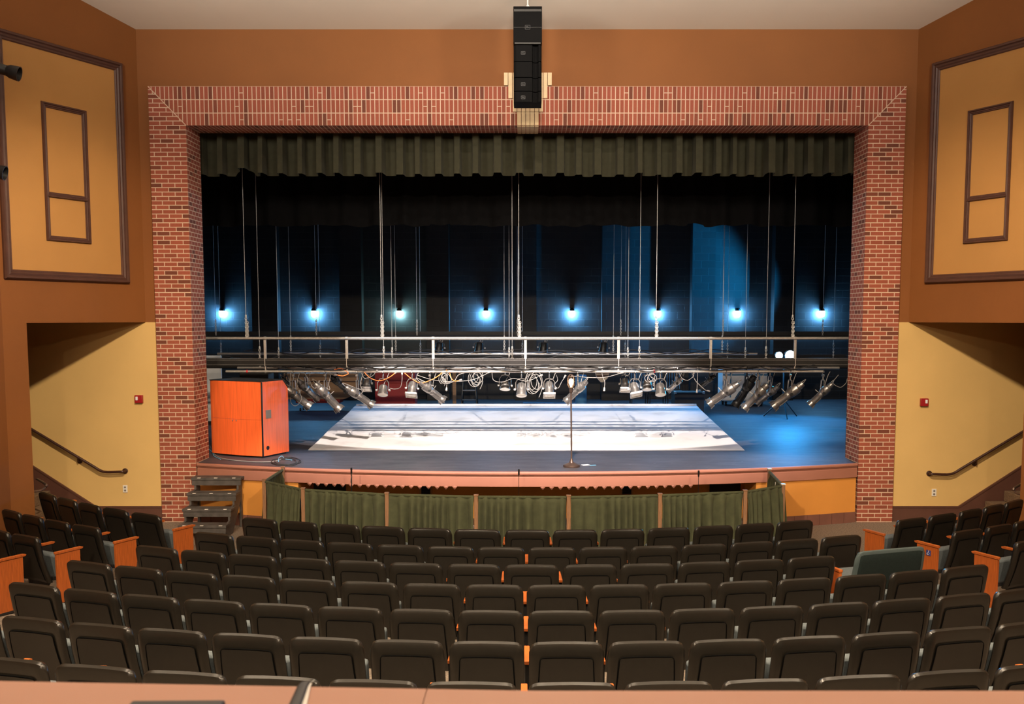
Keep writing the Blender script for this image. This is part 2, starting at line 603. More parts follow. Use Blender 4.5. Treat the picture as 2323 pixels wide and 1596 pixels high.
for sg, nm in ((-1, 'left'), (1, 'right')):
    m = MB()
    E = 2.42                     # bend
    OP = 2.06                    # opening edge
    zt = lambda s_: 7.7 + .17 * s_
    m.poly([side(sg, 0, SOF), side(sg, OP, SOF), side(sg, OP, 0), side(sg, E, 0), side(sg, E, zt(E) + .2), side(sg, 0, zt(0) + .1)])
    e = side(sg, E, 0)
    m.quad(e, (e.x, -3, 0), (e.x, -3, 11.2), (e.x, e.y, zt(E) + .2))
    # pier thickness and soffit
    o2 = side(sg, OP, 0)
    b2 = side(sg, OP, 0, -.4)
    m.quad(o2, b2, (b2.x, b2.y, SOF), (o2.x, o2.y, SOF))
    m.poly([(sg * CORN, FW, SOF), side(sg, OP, SOF), (side(sg, OP, SOF, -.4).x, side(sg, OP, SOF, -.4).y, SOF), (sg * 10.2, side(sg, OP, SOF, -.4).y, SOF), (sg * 10.2, FW, SOF)])
    struct(m.build('wall_' + nm, M['wall'], recalc=False), 'brown orange splayed %s side wall above the stair alcove' % nm)
    # far wall of the alcove
    m = MB()
    m.quad((sg * 10.2, FW, 0), (sg * 10.2, 11, 0), (sg * 10.2, 11, SOF), (sg * 10.2, FW, SOF))
    struct(m.build('wall_alcove_' + nm, M['yellow']), 'yellow end wall of the %s stair alcove' % nm)

m = MB()
m.quad((-CORN - .6, FW + .05, 7.70), (CORN + .6, FW + .05, 7.70), (9, -3, 7.70 + .18 * 18.1), (-9, -3, 7.70 + .18 * 18.1))
struct(m.build('ceiling', M['ceiling']), 'cream ceiling rising from the front wall over the seats')
m = MB()
m.quad((-8, -3, 0), (8, -3, 0), (8, -3, 11.3), (-8, -3, 11.3))
struct(m.build('wall_rear', M['wall']), 'brown orange rear wall behind the booth')

# brick proscenium
OX, IX, OZ, IZ = 5.86, 5.29, 6.83, 6.24     # outer/inner half width, outer/inner height
BF, BB = 15.0, 15.62                        # front and back of the reveal
m = MB()
for sg in (-1, 1):
    m.cur = 0
    m.poly([(sg * OX, BF, 0), (sg * IX, BF, 0), (sg * IX, BF, IZ), (sg * OX, BF, OZ)])
    m.cur = 1
    m.quad((sg * IX, BF, 0), (sg * IX, BB, 0), (sg * IX, BB, IZ), (sg * IX, BF, IZ))
    m.quad((sg * OX, BF, 0), (sg * OX, FW + .02, 0), (sg * OX, FW + .02, OZ), (sg * OX, BF, OZ))
m.cur = 2
m.poly([(-IX, BF, IZ), (IX, BF, IZ), (OX, BF, OZ), (-OX, BF, OZ)])
m.cur = 3
m.quad((-IX, BF, IZ), (IX, BF, IZ), (IX, BB, IZ), (-IX, BB, IZ))
m.quad((-OX, BF, OZ), (OX, BF, OZ), (OX, FW + .02, OZ), (-OX, FW + .02, OZ))
m.cur = 4
for sg in (-1, 1):      # mitre joint
    m.box((sg * (OX + IX) / 2, BF - .001, (OZ + IZ) / 2), (.012, .006, .82), (0, sg * math.atan2(OX - IX, OZ - IZ), 0))
struct(m.build('wall_proscenium', [M['brick'], M['brick_jamb'], M['brick_soldier'], M['brick_soffit'], M['mortar']], smooth=False), 'red brick arch around the stage opening')

# cream keystone of stepped bricks
ks = thing('keystone', (0, BF, IZ), 'stepped cream brick keystone at the middle of the brick arch', 'keystone')
for n, z0, zz in ((11, 6.845, .19), (9, 6.645, .195), (7, 6.443, .197), (5, 6.242, .197)):
    for k in range(n):
        b = MB()
        b.box(((k - (n - 1) / 2) * .0677 + 0.01, -.0155 if z0 < 6.84 else .034, z0 - IZ + zz / 2), (.0605, .029 if z0 < 6.84 else .089, zz))
        b.build('brick_block', M['stone'], ks, bevel=.002)
for k in range(5):
    b = MB()
    b.box(((k - 2) * .0677 + .01, .31, -.0068), (.0605, .6, .012))
    b.build('soffit_brick', M['stone'], ks)

# big panel mouldings on the splayed walls
tn = 0


def frame(sg, s0, s1, z0, z1, w, depth, name, mid=None):
    m = MB()
    prof = [(0, 0), (0, depth * .55), (w * .12, depth), (w * .3, depth), (w * .4, depth * .6), (w * .62, depth * .75), (w * .75, depth * .45), (w * .9, depth * .5), (w, depth * .2), (w, 0)]
    corners = [(s0, z0), (s1, z0), (s1, z1), (s0, z1)]
    ins = [(1, 1), (-1, 1), (-1, -1), (1, -1)]
    V, n = [], len(prof)
    for (cs, cz), (is_, iz) in zip(corners, ins):
        for a, d in prof:
            V.append(side(sg, cs + is_ * a, cz + iz * a, d + .001))
    F = []
    for c in range(4):
        c2 = (c + 1) % 4
        for k in range(n - 1):
            F.append((c * n + k, c2 * n + k, c2 * n + k + 1, c * n + k + 1))
    m.add(V, F)
    if mid is not None:
        V = []
        for ss in (s0 + w * .5, s1 - w * .5):
            for a, d in prof:
                V.append(side(sg, ss, mid - w / 2 + a, d))
        m.add(V, [(k, n + k, n + k + 1, k + 1) for k in range(n - 1)])
    return m.build(name, M['moulding'], smooth=False)


for sg, nm in ((-1, 'left'), (1, 'right')):
    tn += 1
    o = struct(frame(sg, .31, 2.37, 3.80, 7.12, .13, .06, 'trim_%d' % tn), 'large dark brown panel moulding on the %s splayed wall' % nm)
    b = MB()
    b.quad(side(sg, .42, 3.92, .006), side(sg, 2.26, 3.92, .006), side(sg, 2.26, 7.0, .006), side(sg, .42, 7.0, .006))
    b.build('panel_infill', M['panel'], o)
    tn += 1
    struct(frame(sg, .97, 1.70, 4.36, 6.29, .075, .04, 'trim_%d' % tn, mid=5.01), 'small dark brown moulding with a mid rail inside the %s panel' % nm)

# alcove: baseboards, stair skirts, steps, rails, outlets, alarms
for sg, nm in ((-1, 'left'), (1, 'right')):
    m = MB()
    fn = lambda a, b, d: (sg * a, FW - d, b)
    m.prism([(5.87, 0), (6.95, 0), (6.95, .24), (5.87, .24)], -.0, .02, fn)
    m.prism([(6.95, 0), (10, 0), (10, 1.0), (8.05, .98), (6.95, .24)], -.0, .02, fn)
    m.prism([(5.87, .225), (6.96, .225), (8.06, .965), (8.06, .995), (6.945, .25), (5.87, .25)], .0, .03, fn)
    struct(m.build('baseboard_' + nm, M['base'], smooth=False), 'dark brown baseboard climbing the stairs in the %s alcove' % nm)
    # carpeted steps climbing outward
    st = thing('stair_flight', (sg * 7.6, 14.2, 0), 'carpeted stair rising behind the %s side seats' % nm, 'stairs')
    for k in range(5):
        b = MB()
        x0 = 7.05 + k * .3
        b.box((sg * (x0 + .15 + (1.5 - k * .3) / 2 - .15 + 0) - sg * 7.6, FW - .03 - 14.2 - .62, .085 + .17 * k), (1.5 - k * .3, 1.2, .17))
        b.build('step', M['stepcarpet'], st, bevel=.01)
    # sloping wall handrail
    hz = .82 if sg < 0 else .78
    hr = thing('handrail', (sg * 6.5, FW, hz), 'dark wooden handrail sloping up the %s alcove wall' % nm, 'handrail')
    pts = [(sg * 6.46 - sg * 6.5, -.005, 0), (sg * 6.46 - sg * 6.5, -.07, 0), (sg * .02, -.085, 0), (sg * .27, -.085, 0), (sg * .42, -.085, .08), (sg * 1.5, -.085, .75), (sg * 2.4, -.085, 1.31)]
    MB().tube(spline(pts[:5], 4) + [Vector(p) for p in pts[5:]], .022, 10).build('rail', M['darkwood'], hr)
    MB().lathe([(.045, 0), (.045, .012), (.02, .02)], Matrix.Translation((-sg * .04 + 0, -.001, 0)) @ Matrix.Rotation(math.pi / 2, 4, 'X'), 14).build('wall_rose', M['darkwood'], hr)
    for bx in (.68, 1.9):
        bz = .08 + (bx - .42) * .62
        b = MB()
        b.lathe([(.042, 0), (.042, .012), (.02, .02)], Matrix.Translation((sg * bx, -.001, bz - .08)) @ Matrix.Rotation(math.pi / 2, 4, 'X'), 14)
        b.tube([(sg * bx, -.01, bz - .08), (sg * bx, -.07, bz - .075), (sg * bx, -.085, bz - .01)], .01, 8)
        b.build('bracket', M['darkwood'], hr)
    # lower short handrail at the pier
    q = side(sg, 2.06, 0, -.1)
    hr2 = thing('stair_rail', (q.x, q.y, .5), 'short bronze stair rail at the foot of the %s pier' % nm, 'handrail')
    b = MB()
    a0 = at(105, 1130, 13.7) if sg < 0 else at(2300, 1128, 13.7)
    if sg < 0:
        pp = [at(62, 1128, 13.3), at(58, 1120, 13.3), at(68, 1116, 13.35), at(92, 1112, 13.6), at(103, 1104, 13.7), at(104, 1098, 13.7), at(84, 1086, 14.0)]
    else:
        pp = [at(2345, 1128, 13.3), at(2345, 1122, 13.3), at(2338, 1121, 13.35), at(2310, 1119, 13.6), at(2300, 1112, 13.7), at(2302, 1106, 13.7), at(2325, 1093, 14.0)]
    MB().tube([p - Vector((q.x, q.y, .5)) for p in spline(pp, 5)], .018, 8).build('rail', M['brass'], hr2)
    pe = pp[0] - Vector((q.x, q.y, .5))
    MB().lathe([(.04, -.01), (.04, .01), (.02, .02)], Matrix.Translation(pe), 12).build('end_flange', M['brass'], hr2)
    # outlet
    ox, oz = (-6.47, .53) if sg < 0 else (6.55, .47)
    ot = thing('wall_outlet', (ox, FW, oz), 'white wall outlet below the %s alcove handrail' % nm, 'outlet')
    MB().box((0, -.005, 0), (.075, .01, .12)).build('cover_plate', M['white'], ot, bevel=.003)
    for dz in (-.025, .025):
        b = MB()
        b.lathe([(.017, 0), (.017, .004)], Matrix.Translation((0, -.009, dz)) @ Matrix.Rotation(math.pi / 2, 4, 'X'), 12)
        b.build('socket', M['badge'], ot)
    # fire alarm
    ax_, az = (-6.19, 1.98) if sg < 0 else (6.33, 1.93)
    al = thing('fire_alarm', (ax_, FW, az), 'red fire alarm with clear strobe on the %s alcove wall' % nm, 'fire alarm')
    MB().box((0, -.025, 0), (.125, .05, .125)).build('housing', M['redbox'], al, bevel=.008)
    MB().box((sg * .025, -.055, .012), (.035, .02, .06)).build('strobe', M['lens'], al, bevel=.006)
    b = MB()
    for k in range(4):
        b.box((-sg * .03, -.051, -.03 + k * .02), (.04, .004, .007))
    b.build('sounder_slots', M['redpaint'], al)

# ------------------------------------------------------------------ the stage
def lip(x):
    return 14.117 + .87 * min(1, abs(x) / 5.27) ** 2.15


xs = [-5.27 + 10.54 * k / 40 for k in range(41)]
m = MB()
pts = [(x, lip(x) + .02, ZS) for x in xs]
top = pts + [(5.28, BB, ZS), (11, BB, ZS), (11, 27.2, ZS), (-11, 27.2, ZS), (-11, BB, ZS), (-5.28, BB, ZS)]
m.poly(top)
struct(m.build('floor_stage', M['stagefloor'], recalc=False), 'worn black stage floor')
# nosing, fascia
tn += 1
m = MB()
prof = [(.03, ZS + .002), (-.015, ZS), (-.028, ZS - .015), (-.028, ZS - .035), (-.01, ZS - .048), (-.01, ZS - .055), (.012, ZS - .06), (.012, ZS - .075), (0, ZS - .085), (0, .735), (.06, .735)]
V = []
for x in xs:
    for d, z in prof:
        V.append((x, lip(x) + d, z))
n = len(prof)
m.add(V, [(i * n + k, (i + 1) * n + k, (i + 1) * n + k + 1, i * n + k + 1) for i in range(40) for k in range(n - 1)])
fas = struct(m.build('trim_%d' % tn, M['fascia'], recalc=False), 'dusty pink curved fascia along the front lip of the stage')
# row of small triangles below the fascia, over the pit
b = MB()
x = -3.4
k = 0
while x < 3.5:
    w_ = .088
    if (k // 9) % 3 != 2:
        b.add([(x, lip(x) + .003, .742), (x + w_, lip(x + w_) + .003, .742), (x + w_ / 2 + .006, lip(x) + .003, .688), (x + w_ / 2 - .006, lip(x) + .003, .688)], [(0, 1, 2, 3)])
    x += w_ + .045
    k += 1
sc = b.build('triangle_row', M['fascia'], fas, solid=.006)
# walls below the stage
m = MB()
for sg in (-1, 1):
    X0 = 3.55
    seg = [sg * (X0 + (5.27 - X0) * k / 8) for k in range(9)]
    for a, c in zip(seg, seg[1:]):
        m.quad((a, lip(a) + .04, 0), (c, lip(c) + .04, 0), (c, lip(c) + .04, .74), (a, lip(a) + .04, .74))
    m.quad((sg * X0, lip(X0) + .04, 0), (sg * X0, 15.3, 0), (sg * X0, 15.3, .74), (sg * X0, lip(X0) + .04, .74))
m.quad((-3.55, 15.3, 0), (3.55, 15.3, 0), (3.55, 15.3, .95), (-3.55, 15.3, .95))
struct(m.build('wall_understage', M['orange'], recalc=False), 'orange wall under the stage lip')
m = MB()
for sg in (-1, 1):
    seg = [sg * (3.55 + 1.72 * k / 8) for k in range(9)]
    for a, c in zip(seg, seg[1:]):
        m.box(((a + c) / 2, lip((a + c) / 2) + .025, .085), (abs(c - a) + .004, .02, .17), (0, 0, math.atan2(lip(c) - lip(a), c - a)))
struct(m.build('baseboard_stage', M['basestage'], smooth=False), 'brown baseboard at the foot of the stage front')
for u, nm in ((966, 'left'), (1422, 'right')):
    p = at(u, 1110, 15.28)
    vt = thing('wall_vent', (p.x, 15.29, .55), 'dark louvred vent under the stage, the %s one' % nm, 'vent')
    MB().box((0, 0, .1), (.15, .02, .5)).build('backing', M['black'], vt)
    b = MB()
    for k in range(14):
        b.box((0, -.012, -.12 + k * .034), (.14, .012, .012), (.5, 0, 0))
    b.build('louvres', M['blackmetal'], vt)
    for dx in (-.09, .09):
        MB().box((dx, -.006, .1), (.03, .03, .52)).build('side_frame', M['panel'], vt)
for u, w_, nm in ((748, .52, 'left'), (1645, .5, 'right')):
    p = at(u, 1108, 15.28)
    dn = bpy.data.objects.new('door_1' if nm == 'left' else 'door_2', None)
    b = MB().box((p.x, 15.285, .42), (w_, .03, .84))
    o = b.build('door_1' if nm == 'left' else 'door_2', M['black'])
    struct(o, 'dark hatch opening under the stage on the %s' % nm)
    bpy.data.objects.remove(dn)

# stage house
m = MB()
m.quad((-11, 27, ZS), (11, 27, ZS), (11, 27, 8.5), (-11, 27, 8.5))
m.box((0, 26.99, ZS + .06), (22, .02, .12))
struct(m.build('wall_stage_back', M['block'], smooth=False), 'black painted block wall at the back of the stage')
m = MB()
for sg in (-1, 1):
    m.quad((sg * 11, 15.6, ZS), (sg * 11, 27, ZS), (sg * 11, 27, 8.5), (sg * 11, 15.6, 8.5))
    m.quad((sg * 5.29, 15.63, ZS), (sg * 11, 15.63, ZS), (sg * 11, 15.63, 8.5), (sg * 5.29, 15.63, 8.5))
m.quad((-5.3, 15.63, 6.24), (5.3, 15.63, 6.24), (5.3, 15.63, 8.5), (-5.3, 15.63, 8.5))
struct(m.build('wall_stage_side', M['black'], smooth=False), 'black side walls of the stage house')
m = MB()
m.quad((-11, 15.6, 8.5), (11, 15.6, 8.5), (11, 27, 8.5), (-11, 27, 8.5))
struct(m.build('ceiling_stage', M['black']), 'black ceiling high above the stage')
for k, (u0, u1) in enumerate(((570, 628), (770, 820), (967, 1018), (1168, 1217), (1366, 1430), (1570, 1622), (1757, 1805))):
    x0, x1 = at(u0, 650, 26.65).x, at(u1, 650, 26.65).x
    m = MB().box(((x0 + x1) / 2, 26.82, 4.7), (x1 - x0, .36, 7.5))
    struct(m.build('wall_pilaster_%d' % (k + 1), M['block'], smooth=False), 'black block pilaster on the back wall')

# ------------------------------------------------------------------ drapes
def drape(name, x0, x1, y, z0, z1, fold, label, material, hem, nz=10, step=.02):
    n = int((x1 - x0) / step)
    m = MB()

    def fn(a, b):
        x = x0 + (x1 - x0) * a
        zb = z0 + hem(x)
        z = zb + (z1 - zb) * b
        dx, dy = fold(x, 1 - b)
        return (x + dx, y + dy, z)
    m.grid(n, nz, fn)
    o = m.build(name, material, smooth=True, recalc=False)
    return tag(o, label, 'curtain')


r1 = random.Random(3)
pl = []
x = -6.0
while x < 6.0:
    w0, w1 = .125 + r1.uniform(-.02, .03), .18 + r1.uniform(-.03, .04)
    pl.append((x, w0, w1, r1.uniform(.7, 1.3)))
    x += w0 + w1


def vfold(x, t):
    for a, w0, w1, am in pl:
        if a <= x < a + w0 + w1:
            d = x - a
            e = .016
            if d < w0:
                k = min(1, d / e, (w0 - d) / e)
                return (0, -.19 * am * k * (.7 + .35 * t))
            return (0, .02 * math.sin((d - w0) / w1 * math.pi) * (.4 + t))
    return (0, 0)


def vhem(x):
    for a, w0, w1, am in pl:
        if a <= x < a + w0 + w1:
            h = .016 * (am - 1) * 2 + (.012 if x < a + w0 else 0)
            break
    else:
        h = 0
    d = abs(x + 4.63)
    return h + (.085 * max(0, 1 - (d / .17) ** 4) if d < .17 else 0)


drape('valance', -5.9, 5.9, 15.85, 5.59, 6.9, vfold, 'dark olive pleated valance hanging at the top of the stage opening', M['velvet'], vhem, 12, .012)
r2 = random.Random(5)
ph = [r2.uniform(0, 6.28) for _ in range(4)]


def bfold(x, t):
    return (0, .055 * math.sin(x * 11 + ph[0] + 1.3 * math.sin(x * 2.1 + ph[1])) * (.4 + .7 * t) + .02 * math.sin(x * 23 + ph[2]))


drape('border_curtain', -6.6, 6.6, 17.35, 4.93, 7.0, bfold, 'black border curtain hanging behind the olive valance', M['border'],
      lambda x: .012 * math.sin(x * 5 + 1) + .01 * math.sin(x * 13) + (.05 if -1.75 < x < -1.4 or 2.9 < x < 3.2 else 0) * .6, 10, .03)

# ------------------------------------------------------------------ pit rail
pit_pts = [atz(642, 1064, .95), atz(600, 1091, .95), atz(688, 1110, .95), atz(878, 1121, .95), atz(1080, 1126, .95), atz(1290, 1127, .95), atz(1497, 1123, .95), atz(1690, 1115, .95), atz(1776, 1101, .95), atz(1745, 1068, .95)]
names_pit = ['leftmost return by the stage steps', 'far left front', 'left front', 'second left front', 'middle front', 'second right front', 'right front', 'far right front', 'rightmost return by the stage']
r3 = random.Random(11)
for i, (a, c) in enumerate(zip(pit_pts, pit_pts[1:])):
    a, c = Vector((a.x, a.y, 0)), Vector((c.x, c.y, 0))
    mid = (a + c) / 2
    d = (c - a)
    L_ = d.length
    d.normalize()
    nrm = Vector((d.y, -d.x, 0))
    cur = thing('pit_rail_curtain', mid, 'olive green curtain on the orchestra pit rail, %s section' % names_pit[i], 'curtain', 'pit rail curtains')
    p0, p1 = r3.uniform(0, 6), r3.uniform(0, 6)
    n = max(20, int(L_ / .008))

    def fn(s_, t):
        q = s_ * L_
        amp = .018 + .036 * min(1, (1 - t) * 1.6)
        if t > .9:
            amp = .008
        off = amp * (2 * abs(math.sin(q * 27 + p0 + 2.0 * math.sin(q * 5.5 + p1))) - 1 + .5 * math.sin(q * 31 + p1))
        bulge = .022 if t > .93 else 0
        P = a + d * (.03 + (L_ - .06) * s_) + nrm * (off + bulge * math.sin((t - .93) / .07 * math.pi) + .01)
        return (P.x - mid.x, P.y - mid.y, .03 + .915 * t + .004 * math.sin(q * 17))
    MB().grid(n, 14, fn).build('drape', M['pit'], cur, recalc=False, solid=.006)
    MB().tube([a - mid + Vector((0, 0, .945)), c - mid + Vector((0, 0, .945))], .02, 8).build('top_pipe', M['pit'], cur)
for i, a in enumerate(pit_pts):
    if i in (0, 9):
        zt = .98
    else:
        zt = .965
    p = thing('rail_post', (a.x, a.y, 0), 'wooden post of the pit rail, %s from the left' % ORD[i], 'post', 'pit rail posts')
    MB().box((0, -.012, zt / 2), (.05, .05, zt)).build('shaft', M['post'], p, bevel=.004)
    MB().box((0, -.012, zt + .008), (.062, .062, .016)).build('cap', M['white'] if i in (8, 9) else M['post'], p, bevel=.003)
tg = MB().box((3.62, 13.62, .84), (.035, .012, .11)).build('tie_tag', M['white'])
tag(tg, 'small white tag hanging on the right end of the pit rail', 'tag')

# ------------------------------------------------------------------ stage steps
ss = thing('stage_steps', (-4.83, 14.32, 0), 'black wooden four step stair beside the left brick pillar', 'stage steps')
for k in range(4):
    yf = 13.93 + .23 * k
    z = .2 * (k + 1)
    MB().box((0, yf + .115 - 14.4, z - .02), (.72 + .02 * k, .23, .04)).build('tread', M['stepblack'], ss, bevel=.004)
    MB().box((0, yf + .03 - 14.4, z - .08), (.70 + .02 * k, .03, .085)).build('riser', M['stepblack'], ss, bevel=.003)
    for sx in (-.26, .0, .28):
        MB().box((sx, yf - 14.4 + .002, z - .003), (.05, .03, .008)).build('worn_edge', M['white'], ss)
for sg in (-1, 1):
    b = MB()
    pr = [(-.44, 0), (-.44, .16)]
    for k in range(4):
        yf = 13.93 + .23 * k - 14.4 + .02
        pr += [(yf, .2 * k + .02), (yf, .2 * k + .18)]
    pr += [(.42, .78), (.42, 0), (.35, 0), (.35, .45), (-.1, 0)]
    pr = pr[2:]
    b.prism(pr, -.015, .015, lambda a, bb, d: (sg * .33 + d, a, bb))
    b.build('stringer', M['stepblack'], ss, smooth=False)

# ------------------------------------------------------------------ white raked sheet
b = MB()
F0, F1 = Vector((-3.84, 16.45, ZS)), Vector((3.80, 16.42, ZS))
K0, K1 = at(808, 920, 21.2), at(1580, 920, 21.2)


def shp(a, t):
    P = (F0.lerp(F1, a)).lerp(K0.lerp(K1, a), t)
    dz = .012 + .004 * math.sin(a * 40) * math.sin(t * 20)
    if t == 0:
        P.y += .03 * math.sin(a * 9 + 1)
    if a == 0:
        P.x += .012 * math.sin(t * 11)
    if a == 1:
        P.x -= .03 * math.sin(t * 3.14)
    return Vector((P.x, P.y, P.z + dz * (1 if 0 < t < 1 else .5)))


sheet = thing('white_ramp', (0, 18.8, ZS), 'broad white cloth covered ramp lying on the stage between lectern and road case', 'ramp')
o18 = Vector((0, 18.8, ZS))
b.grid(60, 30, lambda a, t: shp(a, t) - o18)
b.build('cloth_top', M['sheet'], sheet, recalc=False)
b = MB()
V = [F0, F1, K1, K0, Vector((F0.x, F0.y, ZS + .001)), Vector((F1.x, F1.y, ZS + .001)), Vector((K1.x, K1.y, ZS + .001)), Vector((K0.x, K0.y, ZS + .001))]
b.add([v - o18 - Vector((0, 0, .002)) for v in V[:4]] + [v - o18 for v in V[4:]], [(0, 1, 2, 3), (0, 4, 5, 1), (1, 5, 6, 2), (2, 6, 7, 3), (3, 7, 4, 0)])
b.build('wedge_base', M['whitepaint'], sheet, smooth=False)
kk = (K0 + K1) / 2 - o18
MB().tube([K0 - o18 + Vector((.01, -.03, .02)), K1 - o18 + Vector((-.01, -.03, .02))], .028, 10).build('rolled_edge', M['sheet'], sheet)

# ------------------------------------------------------------------ lectern
lc = thing('lectern', (-4.72, 16.05, ZS), 'orange red laminate lectern standing at the left of the stage', 'lectern', rotz=-math.atan2(.45, .99))
LW, LD, LH = 1.1, .66, 1.26
# curved front
n = 40
b = MB()


def fx(a):
    return -LW / 2 + LW * a


def fy(a):
    return -LD / 2 - .05 * (1 - (2 * a - 1) ** 2)


b.grid(n, 1, lambda a, t: (fx(a), fy(a), .03 + .6 * t))
b.build('lower_front', M['laminate'], lc, recalc=False, solid=.02, smooth=False)
b = MB().grid(n, 1, lambda a, t: (fx(a), fy(a), .633 + (LH - .633) * t))
b.build('upper_front', M['laminate'], lc, recalc=False, solid=.02, smooth=False)
for sg in (-1, 1):
    b = MB()
    b.prism([(-LD / 2, .03), (LD / 2, .03), (LD / 2, 1.12), (.2, LH), (-LD / 2, LH)], -.012, .012, lambda a, bb, d: (sg * (LW / 2 - .012) + d, a, bb))
    sp_ = b.build('side_panel', M['laminate'], lc, smooth=False, bevel=.002)
    if sg > 0:
        v = MB().box((LW / 2 + .004, -.19, .72), (.008, .13, .14))
        v.build('vent_plate', M['badge'], sp_)
        h = MB().lathe([(.035, 0), (.035, .006), (.022, .006), (.022, .002)], Matrix.Translation((LW / 2, -.22, .16)) @ Matrix.Rotation(math.pi / 2, 4, 'Y'), 16)
        h.build('cable_grommet', M['blackmetal'], sp_)
MB().box((LW / 2 - .005, -LD / 2 - .004, .64), (.022, .022, 1.23)).build('corner_edge', M['blackmetal'], lc, bevel=.004)
MB().box((0, -.075, LH + .008), (LW, .55, .014)).build('top_panel', M['black'], lc)
MB().box((0, .27, LH - .055), (LW, .19, .014), (-.82, 0, 0)).build('sloped_desk', M['black'], lc)
b = MB()
b.box((0, 0, .015), (LW - .08, LD - .06, .03))
b.build('plinth', M['black'], lc)
for dx in (-.03, .05):
    MB().lathe([(.011, 0), (.011, .006)], Matrix.Translation((dx, -LD / 2 - .062, .61)) @ Matrix.Rotation(math.pi / 2, 4, 'X'), 10).build('lock', M['steel'], lc)

# objects on and around the lectern
kit = thing('equipment_case', (-5.2, 18.2, ZS), 'grey equipment case on a dark stand behind the lectern', 'case')
MB().box((0, 0, 1.10), (.55, .4, .36)).build('body', M['raceway'], kit, bevel=.012)
MB().box((.05, -.205, 1.06), (.3, .01, .2)).build('front_panel', M['tan'], kit)
MB().box((0, 0, .90), (.6, .45, .03)).build('shelf', M['black'], kit)
for dx in (-.26, .26):
    for dy in (-.18, .18):
        MB().box((dx, dy, .445), (.04, .04, .89)).build('leg', M['black'], kit)
wp = thing('white_flat', (-6.9, 20.6, ZS), 'pale standing panel in the dark left wing behind the lectern', 'flat')
MB().box((0, 0, .75), (.5, .04, 1.5)).build('board', M['whitepaint'], wp, bevel=.004)
MB().box((0, .1, .04), (.5, .3, .06)).build('foot', M['black'], wp)

# cables at the foot of the lectern
def cable(name, pts, r, mt, label, seg=6, n=8, cat='cable', group=None):
    o = MB().tube(spline(pts, n), r, seg).build(name, mt)
    return tag(o, label, cat, group)


def on_stage(u, v, h=.008):
    return atz(u, v, ZS + h)


cable('floor_cable', [on_stage(476, 1010), on_stage(490, 1033), on_stage(520, 1042), on_stage(580, 1047), on_stage(620, 1046), on_stage(640, 1040)], .008, M['cable'], 'grey cable lying along the front foot of the lectern')
loop = []
for k in range(26):
    a = k * .62
    loop.append(on_stage(648 + 30 * math.cos(a) + 6 * math.sin(a * .37), 1046 + 8 * math.sin(a) * (1 + .2 * math.sin(k)), .008 + k * .0006))
cable('coiled_cable', loop, .008, M['cable_black'], 'black cable coiled on the stage at the right of the lectern foot')
cable('blue_cable', [on_stage(632, 1046, .01), on_stage(633, 1038, .02), on_stage(640, 1034, .03), on_stage(646, 1040, .01), on_stage(662, 1043, .01)], .007, M['cable_blue'], 'short blue cable loop by the lectern foot')
cable('blue_cable', [on_stage(474, 1018, .01), on_stage(482, 1026, .015), on_stage(486, 1034, .01), on_stage(500, 1041, .01)], .007, M['cable_blue'], 'blue cable trailing at the left edge of the stage')

# ------------------------------------------------------------------ ghost light
gl = thing('ghost_light', (.69, 14.62, ZS), 'bronze ghost light stand with caged bulb at the stage front', 'lamp')
MB().lathe([(.01, .0), (.13, 0), (.135, .012), (.132, .035), (.09, .05), (.04, .07), (.022, .11), (.018, .13)], None, 28).build('base', M['brass'], gl)
MB().tube([(0, 0, .12), (-.012, 0, 1.16)], .013, 10).build('pole', M['brass'], gl)
MB().lathe([(.018, 0), (.03, .02), (.028, .07), (.04, .09), (.02, .1)], Matrix.Translation((-.012, 0, 1.15)), 14).build('socket', M['brass'], gl)
MB().lathe([(.012, 0), (.018, .02), (.034, .06), (.036, .085), (.026, .115), (.005, .126)], Matrix.Translation((-.012, 0, 1.25)), 16).build('bulb', M['bulb'], gl)
cg = MB()
for k in range(8):
    a = k * math.pi / 4
    cg.tube([(-.012 + r_ * math.cos(a), r_ * math.sin(a), z) for r_, z in ((.035, 1.24), (.058, 1.29), (.06, 1.35), (.048, 1.41), (.012, 1.445))], .0025, 5)
for r_, z in ((.052, 1.27), (.06, 1.33), (.05, 1.4)):
    cg.tube([(-.012 + r_ * math.cos(a * .524), r_ * math.sin(a * .524), z) for a in range(12)], .0025, 5, closed=True)
cg.build('cage', M['brass'], gl)
light('POINT', 'ghost_bulb', (.678, 14.62, ZS + 1.32), None, (1, .68, .36), 45, shadow_soft_size=.03)
pp_ = MB().box((.92, 14.78, ZS + .004), (.12, .09, .006), (0, 0, .4)).build('paper_slip', M['paper'])
tag(pp_, 'white paper slip on the stage floor beside the ghost light base', 'paper')
pp_ = MB().box((1.03, 14.74, ZS + .005), (.1, .03, .008), (0, 0, .3)).build('tape_strip', M['cable_blue'])
tag(pp_, 'blue strip of tape on the stage floor right of the ghost light', 'tape')

# pit microphones
for u, vt, big, nm in ((797, 1060, 1, 'left'), (1177, 1063, 0, 'middle'), (1585, 1066, 0, 'right')):
    top = at(u, vt, 13.75)
    ms = thing('microphone_stand', (top.x, 13.75, 0), 'thin black microphone stand before the stage lip, the %s one' % nm, 'microphone', 'pit microphones')
    MB().lathe([(.11, 0), (.11, .015), (.02, .03)], None, 18).build('base', M['blackmetal'], ms)
    MB().tube([(0, 0, .02), (0, 0, top.z - .09)], .008 if big else .004, 8).build('pole', M['blackmetal'], ms)
    MB().lathe([(.007, 0), (.013, .02), (.013, .06), (.016, .075), (.012, .095), (.003, .1)], Matrix.Translation((0, 0, top.z - .1)), 12).build('capsule', M['blackmetal'], ms)
    if big:
        MB().tube([(0, 0, top.z - .25), (-.015, -.01, top.z - .2), (.01, 0, top.z - .08)], .004, 6).build('clip', M['steel'], ms)

